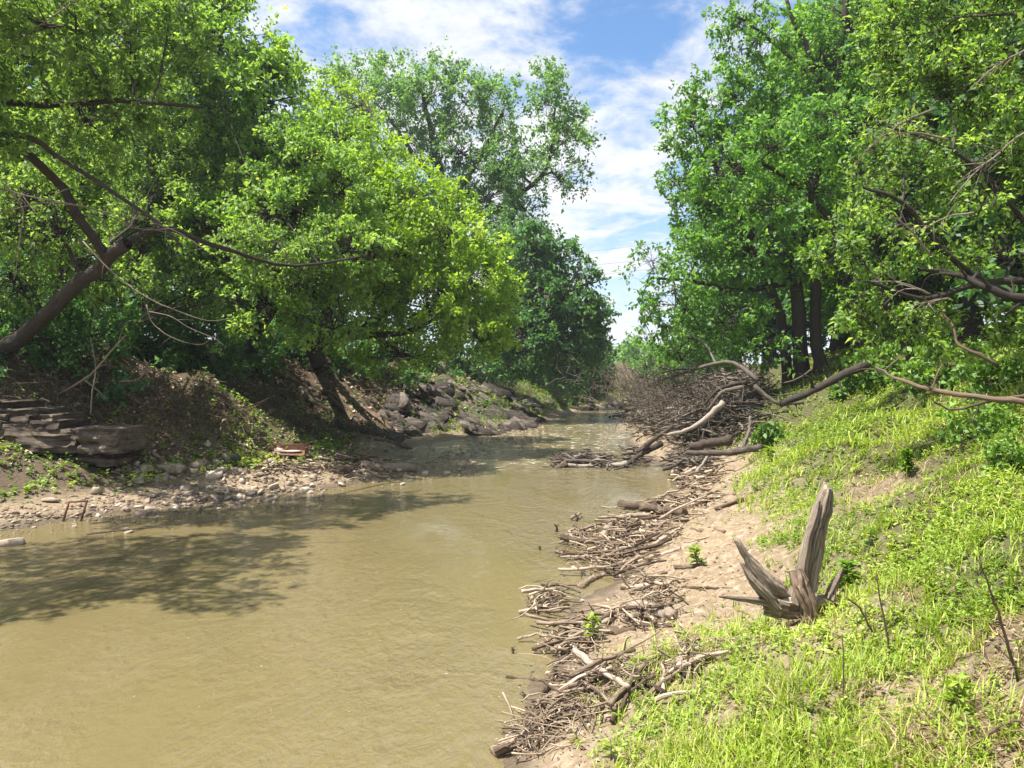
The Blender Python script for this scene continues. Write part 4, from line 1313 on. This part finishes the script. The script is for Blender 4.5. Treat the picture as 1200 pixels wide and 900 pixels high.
big = [(232, 543, 16, 11, 'largest pale slab stone standing up on the stony bar'), (163, 601, 9, 7, 'pale stone half under water just off the left bar'), (113, 574, 12, 9, 'brown rounded stone above the iron frame'), (60, 585, 16, 7, 'flat brown stone on the mud left of the iron frame'),
       (12, 634, 15, 8, 'dark wet rock in the water at the left edge'), (356, 574, 9, 7, 'angular stone in the shallows off the tip of the bar'), (200, 548, 16, 7, 'long pale stone beside the slanting reddish pole'), (150, 623, 9, 2.5, 'thin white flat stone awash off the left shore'),
       (172, 552, 12, 10, 'grey stone at the left end of the stone heap'), (250, 558, 11, 6, 'pale flat stone in the middle of the stony bar')]
for i, (px, py, w_, h_, lab) in enumerate(big):
    g_ = ground(px, py + h_ * .6)
    k_ = g_[1] / FPX
    put(stone_me[i % 8], 'stone', g_ + np.array([0, 0, h_ * k_ * .3]), (w_ * k_, w_ * k_ * .8, h_ * k_ * 1.5), (rng.normal() * .15, rng.normal() * .15, rng.uniform(0, .6)), lab, 'stone', 'stones of the left bar')


def stones(zone, n, smin, smax, label, group):
    for _ in range(n):
        x0, y0, x1, y1 = zone
        px = rng.uniform(x0, x1)
        t_ = (px - x0) / (x1 - x0)
        py = np.interp(t_, [0, 1], [y0, y1]) + rng.normal() * zone_w
        g_ = ground(px, py)
        if g_[2] < -0.01 or g_[1] > 60:
            continue
        s_ = rng.uniform(smin, smax) ** 1.0 / FPX * g_[1] * .5
        j = rng.integers(0, 8)
        sz_ = 'large' if s_ * 2 * FPX / g_[1] > smin + (smax - smin) * .66 else ('small' if s_ * 2 * FPX / g_[1] < smin + (smax - smin) * .33 else 'mid-sized')
        en_ = ['left end', 'left middle', 'right middle', 'right end'][min(3, int(t_ * 4))]
        put(stone_me[j], 'stone', g_ + np.array([0, 0, s_ * .1]), (s_, s_, s_ * rng.uniform(.6, 1.2)), (rng.normal() * .4, rng.normal() * .4, rng.uniform(0, 6.3)), '%s %s, %s' % (sz_, label, en_), 'stone', group)


zone_w = 9
stones((150, 560, 330, 545), 75, 6, 17, 'angular brown stone in the heap on the left stony bar', 'stones heaped on the left bar')
zone_w = 7
stones((110, 600, 370, 575), 85, 5, 15, 'pale flat stone at the waterline of the left stony bar', 'stones at the waterline of the left bar')
zone_w = 5
stones((0, 612, 130, 600), 22, 5, 11, 'small brown stone on the muddy shore near the iron frame', 'stones on the muddy shore')
zone_w = 5
stones((340, 562, 560, 548), 34, 4, 11, 'pale stone at the waterline round the tip of the bar', 'stones round the tip of the bar')
zone_w = 5
stones((420, 522, 520, 520), 16, 6, 13, 'pale stone beside the dark inlet', 'stones beside the dark inlet')

# pebbles joined
bag = Bag()
v6, f6 = HULLS[1]
for (x0, y0, x1, y1, sw, n, s0, s1) in [(0, 608, 380, 572, 9, 1500, 2, 6), (130, 560, 420, 545, 16, 1300, 2, 6), (350, 560, 560, 548, 5, 420, 2, 5), (500, 545, 640, 500, 6, 300, 2, 5), (640, 860, 830, 580, 25, 260, 1.5, 4), (700, 520, 745, 490, 5, 260, 1.5, 3.5), (0, 480, 120, 478, 10, 250, 3, 8)]:
    for _ in range(n):
        t_ = rng.random()
        g_ = ground(x0 + (x1 - x0) * t_, y0 + (y1 - y0) * t_ + rng.normal() * sw)
        if g_[1] > 90:
            continue
        hv, hf = HULLS[rng.integers(0, 8)]
        s_ = rng.uniform(s0, s1) / FPX * g_[1] * .5
        a_ = rng.uniform(0, 6.3)
        ca, sa = math.cos(a_), math.sin(a_)
        q = hv * s_ * np.array([1, 1, rng.uniform(.6, 1.1)])
        q = np.stack([q[:, 0] * ca - q[:, 1] * sa, q[:, 0] * sa + q[:, 1] * ca, q[:, 2]], -1) + g_
        bag.add(q, hf)
tag(bag.out('pebbles', M['stone']), 'small pale pebbles and chips along the left shore', 'pebbles', None, 'stuff')

# tumbled dark slabs on the left bank
for i in range(290):
    px = rng.uniform(455, 632)
    top = np.interp(px, [455, 500, 560, 632], [475, 448, 452, 478])
    bot = np.interp(px, [455, 500, 560, 610, 632], [520, 512, 512, 505, 498])
    py = rng.uniform(top, bot)
    g_ = ground(px, py)
    s_ = (8 + 22 * rng.random() ** 2) / FPX * g_[1] * .5
    put(slab_me[i % 9], 'rock_slab', g_ + np.array([0, -.05, s_ * .12]), (s_ * rng.uniform(1.0, 1.5), s_ * .8, s_ * rng.uniform(.55, 1.15)), (R_(rng.normal(30, 14)), R_(rng.normal(20, 13)), R_(rng.normal(12, 32))),
        ('%s dark shale slab, %s of the tumbled rocks, %s' % ('big' if s_ * 2 * FPX / g_[1] > 28 else ('small' if s_ * 2 * FPX / g_[1] < 18 else 'mid-sized'), 'upper slope' if py < (top + bot) / 2 else 'foot', ['leftmost part', 'left part', 'left of middle', 'right of middle', 'right part', 'right part'][int((px - 455) // 25)])) if px < 580 else ('%s dark shale slab left of the bright grass patch, %s' % ('big' if s_ * 2 * FPX / g_[1] > 20 else ('mid-sized' if s_ * 2 * FPX / g_[1] > 12 else 'small'), 'upper slope' if py < (top + bot) / 2 else 'by the water')), 'rock', 'slabs of the tumbled rocks' if px < 580 else 'slabs left of the grass patch')
for i in range(40):
    px = rng.uniform(640, 742)
    py = np.interp(px, [640, 700, 742], [474, 472, 480]) + rng.normal() * 4
    g_ = ground(px, py)
    s_ = rng.uniform(5, 14) / FPX * g_[1] * .5
    put(slab_me[i % 9], 'rock_slab', g_ + np.array([0, 0, s_ * .2]), (s_, s_ * .8, s_ * 1.3), (R_(rng.normal(25, 14)), R_(rng.normal(12, 12)), R_(rng.normal(10, 30))), 'small dark rock slab on the far shore near the river bend', 'rock', 'slabs near the river bend')
for i in range(26):
    px = rng.uniform(330, 460)
    py = np.interp(px, [330, 460], [455, 500]) + rng.normal() * 14
    g_ = ground(px, py)
    s_ = rng.uniform(7, 17) / FPX * g_[1] * .5
    put(slab_me[i % 9], 'rock_slab', g_, (s_ * 1.3, s_ * .7, s_), (R_(30), R_(38), R_(rng.normal(10, 20))), 'brown slab of earth-stained rock on the eroded slide', 'rock', 'slabs on the eroded slide')

# ------------------------------------------------------------------ layered rock ledge at the left
lg = ground(70, 541)
LD0 = lg[1]
ledge = empty('rock_ledge', lg, 'dark layered rock ledge at the left edge above the grassy flat', 'rock ledge')


def block(x0, x1, y0, y1, dpt, seed, depth=1.6):
    """one block of a layer: photo rectangle of its front face at distance dpt"""
    bm = bmesh.new()
    r2 = random.Random(seed)
    a = at(x0, y1, dpt); b_ = at(x1, y0, dpt)
    cx0, cz0 = (a[0] + b_[0]) / 2, (a[2] + b_[2]) / 2
    sx, sz = (b_[0] - a[0]), (b_[2] - a[2])
    bmesh.ops.create_cube(bm, size=1)
    for v_ in bm.verts:
        v_.co.x *= sx * r2.uniform(.95, 1.0)
        v_.co.y *= depth
        v_.co.z *= sz * r2.uniform(.9, 1.02)
    bmesh.ops.subdivide_edges(bm, edges=[e for e in bm.edges if abs((e.verts[0].co - e.verts[1].co).x) > .2], cuts=13, use_grid_fill=True)
    bmesh.ops.subdivide_edges(bm, edges=[e for e in bm.edges if abs((e.verts[0].co - e.verts[1].co).z) > sz * .6 or abs((e.verts[0].co - e.verts[1].co).y) > depth * .7], cuts=(7 if sz > .35 else 3), use_grid_fill=True)
    for v_ in bm.verts:
        q = v_.co
        nn = vnoise(np.array([q.x * 3 + seed * 7.1]), np.array([q.z * 9 + q.y * 2]), seed)[0]
        n2_ = vnoise(np.array([q.x * 8 + seed * 3.1]), np.array([q.z * 14 + q.y * 5]), seed + 5)[0]
        st_ = vnoise(np.array([q.z * 22 + q.x * .6]), np.array([q.x * 1.1]), seed + 9)[0]
        q.y += nn * .22 + n2_ * .07 + st_ * .10
        q.z += n2_ * .05 + nn * .03
        q.x += n2_ * .05
    me = bpy.data.meshes.new('rock_layer')
    bm.to_mesh(me)
    bm.free()
    me.materials.append(M['ledge'])
    o = bpy.data.objects.new('rock_layer', me)
    COL.objects.link(o)
    o.parent = ledge
    o.location = (Vector((cx0, dpt + depth / 2, cz0)) - Vector(ledge.location))
    return o


rows = [(546, 538, .10), (538, 532, .2), (532, 502, 0.0), (502, 493, .1), (493, 486, .2), (486, 479, .3), (479, 470, .45)]
sd = 1
for ri, (yb, yt, rec) in enumerate(rows):
    xr = [134, 137, 139, 70, 62, 44, 24][ri]
    x = -70
    while x < xr - 4:
        wdt = rng.uniform(26, 60) if ri != 2 else rng.uniform(70, 110)
        x2 = min(x + wdt, xr)
        if xr - x2 < 12:
            x2 = xr
        slope = (x2 - 60) * -.0
        block(x + .4, x2, yt + slope, yb + .3, LD0 + rec + rng.uniform(-.06, .08), sd, 1.5 - rec)
        sd += 1
        x = x2

# ------------------------------------------------------------------ small man-made leftovers
fp = ground(88, 612)
k_ = fp[1] / FPX
fr = empty('iron_frame', fp, 'small rusty iron frame standing askew in the mud at the left shore', 'iron frame')
for nm, pts in (('post', [(72, 614), (80, 588)]), ('post', [(94, 611), (101, 587)]), ('crossbar', [(79, 588.5), (102, 587.5)])):
    P = np.array([at(q[0], q[1], fp[1]) for q in pts])
    v, f, w, tt = tubes(P[None] - fp, np.full((1, 2), 1.3 * k_), 6, cap=True)
    build(nm, v, f, M['rust'], tt, w, False, fr)

tg = ground(338, 534)
k_ = tg[1] / FPX
tr_ = empty('metal_trough', tg, 'rusty shallow metal trough with chipped white enamel lying on the left bank', 'trough')


def boxmesh(name, parent, c, s, mat, rot=(0, 0, 0), bev=.01):
    bm = bmesh.new()
    bmesh.ops.create_cube(bm, size=1)
    for v_ in bm.verts:
        v_.co = Vector((v_.co.x * s[0], v_.co.y * s[1], v_.co.z * s[2]))
    bmesh.ops.bevel(bm, geom=bm.edges[:], offset=bev, segments=1, affect='EDGES')
    me = bpy.data.meshes.new(name)
    bm.to_mesh(me); bm.free()
    me.materials.append(M[mat])
    o = bpy.data.objects.new(name, me)
    COL.objects.link(o)
    o.parent = parent
    o.location = c
    o.rotation_euler = rot
    return o


Wt = 43 * k_
boxmesh('back_wall', tr_, (0, .16, .17), (Wt, .04, .26), 'rust')
boxmesh('floor_panel', tr_, (0, -.05, .05), (Wt * .97, .42, .03), 'rust', (R_(14), 0, 0))
boxmesh('end_wall', tr_, (-Wt / 2, -.03, .12), (.03, .36, .2), 'rust')
boxmesh('end_wall', tr_, (Wt / 2, -.03, .12), (.03, .36, .2), 'rust')
v, f = hull(301, .35, 26, .08)
e_ = build('enamel_lining', v * np.array([.36, .12, .12]), f, M['rustpale'], parent=tr_, smooth=True)
e_.location = (.12, -.08, .11)
v, f = hull(302, .6, 24, .08)
e_ = build('rust_lump', v * np.array([.2, .12, .16]), f, M['rustpale'], parent=tr_, smooth=True)
e_.location = (-.24, -.05, .13)

tg = ground(276, 546)
k_ = tg[1] / FPX
v, f = hull(310, 1.2, 30, .3)
o = build('rubber_lump', v * np.array([6.5, 6, 7.5]) * k_, f, M['black'])
o.location = (tg + np.array([0, 0, 6.5 * k_])).tolist()
tag(o, 'black rubber lump standing upright among the stones of the left bar', 'rubber lump')

# twigs standing in the water
for (px, py, h_, lab) in [(675, 612, 9, 'tiny upright twig standing alone in the river off the middle pile'), (600, 768, 7, 'small knobbly snag poking out of the river left of the sandy point'), (632, 645, 4, 'tiny dark snag in midstream'), (613, 822, 9, 'small leafy snag in the water off the nearest pile'), (651, 624, 9, 'pale tuft of debris standing in the river near the middle pile')]:
    g_ = ground(px, py)
    kk = g_[1] / FPX
    branch('water_snag', lab, [g_ - np.array([0, 0, .05]), g_ + np.array([.2 * h_ * kk, 0, h_ * kk * .5]), g_ + np.array([-.1 * h_ * kk, 0, h_ * kk])], 1.7 * kk, .8 * kk, 'darklog', 'snag', forks=3, fork_len=.7)

# power lines far off
p0, p1 = at(560, 300, 130), at(900, 262, 105)
for i, dz in enumerate((0, -2.2, -3.7)):
    s_ = np.linspace(-.6, 1.6, 24)[:, None]
    P = p0 + (p1 - p0) * s_
    P[:, 2] += dz + 5.0 * ((s_[:, 0] - .5) ** 2 - .25)
    v, f, w, tt = tubes(P[None], np.full((1, 24), .02), 4)
    o = build('power_line', v - P[0], f, M['wire'], tt, w)
    o.location = P[0].tolist()
    tag(o, ['topmost', 'middle', 'lowest'][i] + ' of three faint power lines crossing the sky beyond the trees', 'power line', 'power lines across the sky')


# ------------------------------------------------------------------ ground plants
def scatter(n, dmin, dmax, a0, a1, fn):
    """positions spread evenly over viewing angle and log distance; fn = chance to keep"""
    a = np.tan(rng.uniform(R_(a0), R_(a1), n))
    y = np.exp(rng.uniform(np.log(dmin), np.log(dmax), n))
    x = a * y
    keep = rng.random(n) < fn(x, y)
    x, y = x[keep], y[keep]
    return x, y, hgt(x, y)


# broad-leaved ground cover: small plants of several leaves
def cover_fn(x, y):
    r, l = offs(x, y)
    c, dr, li = green_cover(x, y)
    pt = sstep(-.28, .12, fbm(x * 1.9, y * 1.9, 131, 3) + .06 * (y - 5))
    return np.where(np.maximum(r, l) > .3, c * (.12 + .88 * pt), 0) ** 1.4


def plants(n, dmin, dmax, a0, a1, fn, per, size, hmax, mat, name, label, extra_up=0.6, grow=0.0, ratio=.55):
    x, y, z = scatter(n, dmin, dmax, a0, a1, fn)
    m = len(x)
    base = np.stack([x, y, z], -1)
    sc = (0.7 + y * grow)
    hh = hmax * rng.uniform(.25, 1.0, m) * (0.6 + 0.8 * np.clip(fbm(x * .9, y * .9, 91, 3) + .5, 0, 1)) * sc
    lean = rng.normal(size=(m, 2)) * .25
    tt = rng.uniform(.15, 1.0, (m, per))
    P = base[:, None, :] + np.stack([lean[:, None, 0] * hh[:, None] * tt, lean[:, None, 1] * hh[:, None] * tt, hh[:, None] * tt], -1)
    P = P.reshape(-1, 3)
    k = len(P)
    az = rng.uniform(0, 2 * np.pi, k)
    D = np.stack([np.cos(az), np.sin(az), rng.normal(.25, .35, k)], -1)
    N = norm(np.stack([rng.normal(size=k) * .45, rng.normal(size=k) * .45, np.ones(k)], -1))
    L = size * np.repeat(sc, per) * rng.uniform(.55, 1.3, k)
    cl_ = np.clip(.5 + fbm(x * .8, y * .8, 55, 3) * .7, 0, 1)
    tint = np.clip(np.repeat(cl_, per) + rng.normal(0, .18, k), 0, 1)
    v, f, tt_ = leaves(P, D, N, L, L * ratio, tint)
    tag(build(name, v, f, M[mat], tt_), label, name.replace('_', ' '), None, 'stuff')
    return m * per


T_ = 0
T_ += plants(60000, 2.0, 34, -2, 54, lambda x, y: np.where(offs(x, y)[0] > .5, cover_fn(x, y), 0), 6, .036, .12, 'weed', 'ground_cover', 'bright green broad-leaved ground cover over the sunny right slope', grow=.055)
T_ += plants(7000, 5, 24, 8, 40, lambda x, y: np.where(offs(x, y)[0] > 3.2, np.clip(fbm(x * .7, y * .7, 63, 3) * 3.2, 0, 1), 0), 12, .055, .36, 'weed', 'tall_weeds', 'taller weeds in clumps on the upper right slope', grow=.03, ratio=.42)
T_ += plants(24000, 12, 75, -42, 12, lambda x, y: np.where((offs(x, y)[1] > 1.0) & (offs(x, y)[1] < 9), np.clip(cover_fn(x, y) + .12, 0, 1), 0), 5, .055, .2, 'weed_dark', 'bank_weeds', 'green weeds on the flat and slope of the left bank', grow=.04)
T_ += plants(9000, 12, 30, -42, -8, lambda x, y: np.where((offs(x, y)[1] > 1.6) & (offs(x, y)[1] < 5.5), np.clip(fbm(x * .6, y * .6, 163, 3) * 3 + .45, 0, 1), 0), 9, .07, .22, 'weed', 'leafy_bank_weeds', 'leafy green weeds in patches along the foot of the left bank', grow=.03)
T_ += plants(9000, 36, 85, -6, 14, lambda x, y: np.where((offs(x, y)[1] > .8) & (offs(x, y)[1] < 6), 1.0, 0), 5, .06, .16, 'weed', 'far_grass', 'bright grass slopes on the far left bank', grow=.03, ratio=.25)


def blades(n, dmin, dmax, a0, a1, fn, L0, wid, mat, name, label, flatness=0.0, tuft=5):
    x, y, z = scatter(n // tuft, dmin, dmax, a0, a1, fn)
    x = np.repeat(x, tuft) + rng.normal(size=len(x) * tuft) * .022
    y = np.repeat(y, tuft) + rng.normal(size=len(y) * tuft) * .022
    z = hgt(x, y)
    m = len(x)
    az = rng.uniform(0, 2 * np.pi, m)
    L = L0 * rng.uniform(.4, 1.25, m) * (.7 + .6 * np.clip(fbm(x * 1.3, y * 1.3, 29, 2) + .5, 0, 1))
    tilt = np.clip(rng.normal(.35, .22, m) + flatness, 0, 1.45)
    hor = np.stack([np.cos(az), np.sin(az), np.zeros(m)], -1)
    side = np.stack([-np.sin(az), np.cos(az), np.zeros(m)], -1)
    upv = np.array([0, 0, 1.0])
    b = np.stack([x, y, z - .005], -1)
    p1 = b + (hor * np.sin(tilt)[:, None] + upv * np.cos(tilt)[:, None]) * L[:, None] * .5
    t2 = np.clip(tilt + rng.uniform(.2, .9, m), 0, 2.0)
    p2 = p1 + (hor * np.sin(t2)[:, None] + upv * np.cos(t2)[:, None]) * L[:, None] * .5
    w = (wid * rng.uniform(.6, 1.3, m))[:, None]
    v = np.stack([b - side * w * .4, b + side * w * .4, p1 + side * w * .5, p1 - side * w * .5, p2 + side * w * .06, p2 - side * w * .06], 1).reshape(-1, 3)
    v[:, 2] = np.maximum(v[:, 2], np.repeat(z, 6) + .002)
    k = np.arange(m)[:, None] * 6
    f = np.concatenate([k + np.array([[0, 1, 2, 3]]), k + np.array([[3, 2, 4, 5]])], 0)
    tint = np.clip(np.repeat(rng.normal(.45, .2, m) + .35 * fbm(x * .9, y * .9, 19, 3), 6), 0, 1)
    tag(build(name, v, f, M[mat], tint), label, name.replace('_', ' '), None, 'stuff')
    return m


def gfn(x, y):
    c, dr, li = green_cover(x, y)
    r, l = offs(x, y)
    p_ = np.exp(-((x - 1.45) / .75) ** 2 - ((y - 3.7) / 1.5) ** 2) * 1.3 + .42
    return np.where(r > .5, c * np.clip(p_ + fbm(x * 1.5, y * 1.5, 8, 2) * .5, 0, 1), 0)


blades(150000, 1.8, 14, 2, 54, gfn, .17, .009, 'blade', 'grass', 'lush bright grass at the bottom right in front of the stump')
blades(12000, 12, 30, 6, 40, lambda x, y: np.where(offs(x, y)[0] > 2, .6, 0), .3, .022, 'blade', 'slope_grass', 'sparse grass tufts on the right slope', tuft=4)


def dfn(x, y):
    c, dr, li = green_cover(x, y)
    r, l = offs(x, y)
    return np.where(r > .9, np.clip(dr * 1.2, 0, 1) + li * .85 + .14, 0)


blades(60000, 1.8, 18, 2, 54, dfn, .26, .006, 'straw', 'dry_straw', 'pale dry grass stalks lying on the slope at right', flatness=.75, tuft=6)
# dead leaf litter
x, y, z = scatter(32000, 1.8, 22, -4, 54, lambda x, y: np.where(offs(x, y)[0] > .4, .25 + .7 * green_cover(x, y)[2] + .5 * np.clip(fbm(x * 1.7, y * 1.7, 15, 3), 0, 1), 0))
k = len(x)
az = rng.uniform(0, 6.3, k)
v, f, tt = leaves(np.stack([x, y, z + .012], -1), np.stack([np.cos(az), np.sin(az), rng.normal(size=k) * .2], -1), norm(np.stack([rng.normal(size=k) * .4, rng.normal(size=k) * .4, np.ones(k)], -1)),
                  (.022 + .0035 * y) * rng.uniform(.5, 1.3, k), (.014 + .002 * y) * rng.uniform(.5, 1.3, k), rng.uniform(0, 1, k))
tag(build('leaf_litter', v, f, M['litter'], tt), 'dead leaves and bark chips scattered over the right bank', 'leaf litter', None, 'stuff')

# single plants on the near bank
def weed(label, px, py, hpx, nleaf, Lpx, mat='weed', stem=True, name='weed'):
    g_ = ground(px, py)
    kk = g_[1] / FPX
    h_ = hpx * kk
    root = empty(name, g_, label, 'plant')
    top = np.array([rng.normal() * .12 * h_, rng.normal() * .1 * h_, h_])
    P = resample([np.zeros(3), top * .5 + np.array([.03, 0, 0]) * h_, top], 6)
    v, f, w, tt = tubes(P[None], np.linspace(1.1, .5, 6)[None] * kk, 4)
    build('stem', v, f, M['twig'], tt, w, True, root)
    u_ = rng.uniform(.15, 1.0, nleaf)
    q = np.stack([np.interp(u_ * 5, np.arange(6), P[:, a_]) for a_ in range(3)], -1)
    az = rng.uniform(0, 6.3, nleaf)
    D = np.stack([np.cos(az), np.sin(az), rng.uniform(-.1, .8, nleaf)], -1)
    L = Lpx * kk * rng.uniform(.6, 1.2, nleaf)
    v, f, tt = leaves(q, D, norm(np.stack([rng.normal(size=nleaf) * .3, rng.normal(size=nleaf) * .3, np.ones(nleaf)], -1)), L, L * .36, rng.uniform(.3, .9, nleaf))
    c = build('foliage', v, f, M[mat], tt, None, False, root)
    c['kind'] = 'stuff'


weed('leafy weed growing on the bare sand above the flat pale log', 818, 664, 22, 40, 13)
weed('dark leafy weed just right of the broken stump', 992, 690, 30, 60, 16, 'weed_dark')
weed('bright broad-leaved weed at the bottom edge below the nearest pile', 716, 893, 22, 14, 16)
weed('green shoots growing out of the sandy point pile', 694, 756, 34, 50, 14)
weed('young green seedling in front of the nearest pile', 748, 790, 18, 26, 12)
weed('upright single-stemmed weed beyond the stump on the slope', 1016, 650, 28, 22, 9, 'weed_dark')
weed('small dark cedar-like seedling on the dry patch of the slope', 1063, 560, 30, 240, 9, 'weed_dark')
weed('pale long-leaved weed by the dead stick at the right edge', 1120, 840, 46, 46, 20)
weed('tall leafy weed at the foot of the bright slope by the heap', 905, 545, 20, 60, 9)
for lab, pts, r_ in [('thin bare stem rising from the grass right of the stump', [(1046, 772), (1036, 720), (1028, 672)], 1.6), ('bare stem leaning left behind the first thin stem', [(1030, 756), (1010, 715), (990, 700)], 1.5), ('thin upright bare stem in the middle of the bright grass', [(990, 824), (990, 785), (989, 745)], 1.2),
                     ('dark dead branch on the ground in the bottom right corner', [(1122, 896), (1150, 872), (1175, 853), (1215, 845)], 3.6), ('thin dark stick across the litter at the right edge', [(1160, 797), (1185, 797), (1210, 795)], 1.5), ('tall bare brown stem arching at the right edge', [(1196, 800), (1180, 745), (1165, 700), (1150, 655)], 2.0)]:
    g_ = ground(*pts[0])
    d = g_[1]
    branch('bare_stem' if 'stem' in lab else 'fallen_branch', lab, [at(q[0], q[1], d) for q in pts], r_ / FPX * d, r_ * .4 / FPX * d, 'bark_brown', 'stem' if 'stem' in lab else 'branch', forks=3, fork_len=.3, jitter=.4)

# thin summer haze
m, t, out = new_mat('thin_haze')
pv = t.n('ShaderNodeVolumePrincipled')
pv.inputs['Color'].default_value = (0.86, 0.93, 1.0, 1)
pv.inputs['Density'].default_value = 0.0005
pv.inputs['Anisotropy'].default_value = 0.2
t.l(pv.outputs[0], out.inputs['Volume'])
bmh = bmesh.new()
bmesh.ops.create_cube(bmh, size=1)
for v_ in bmh.verts:
    v_.co = Vector((v_.co.x * 2200, v_.co.y * 2200, (v_.co.z + .5) * 62 - 9))
me = bpy.data.meshes.new('haze')
bmh.to_mesh(me)
bmh.free()
me.materials.append(m)
o = bpy.data.objects.new('haze', me)
COL.objects.link(o)
tag(o, 'thin pale summer haze over the river', None, None, 'stuff')
S.cycles.volume_bounces = 0

ntri = sum(len(me.polygons) * (2 if len(me.polygons) and me.polygons[0].loop_total == 4 else 1) for me in bpy.data.meshes)
print('LEAVES', TOTAL_LEAVES, 'PLANT LEAVES', T_, 'TRIS', ntri)
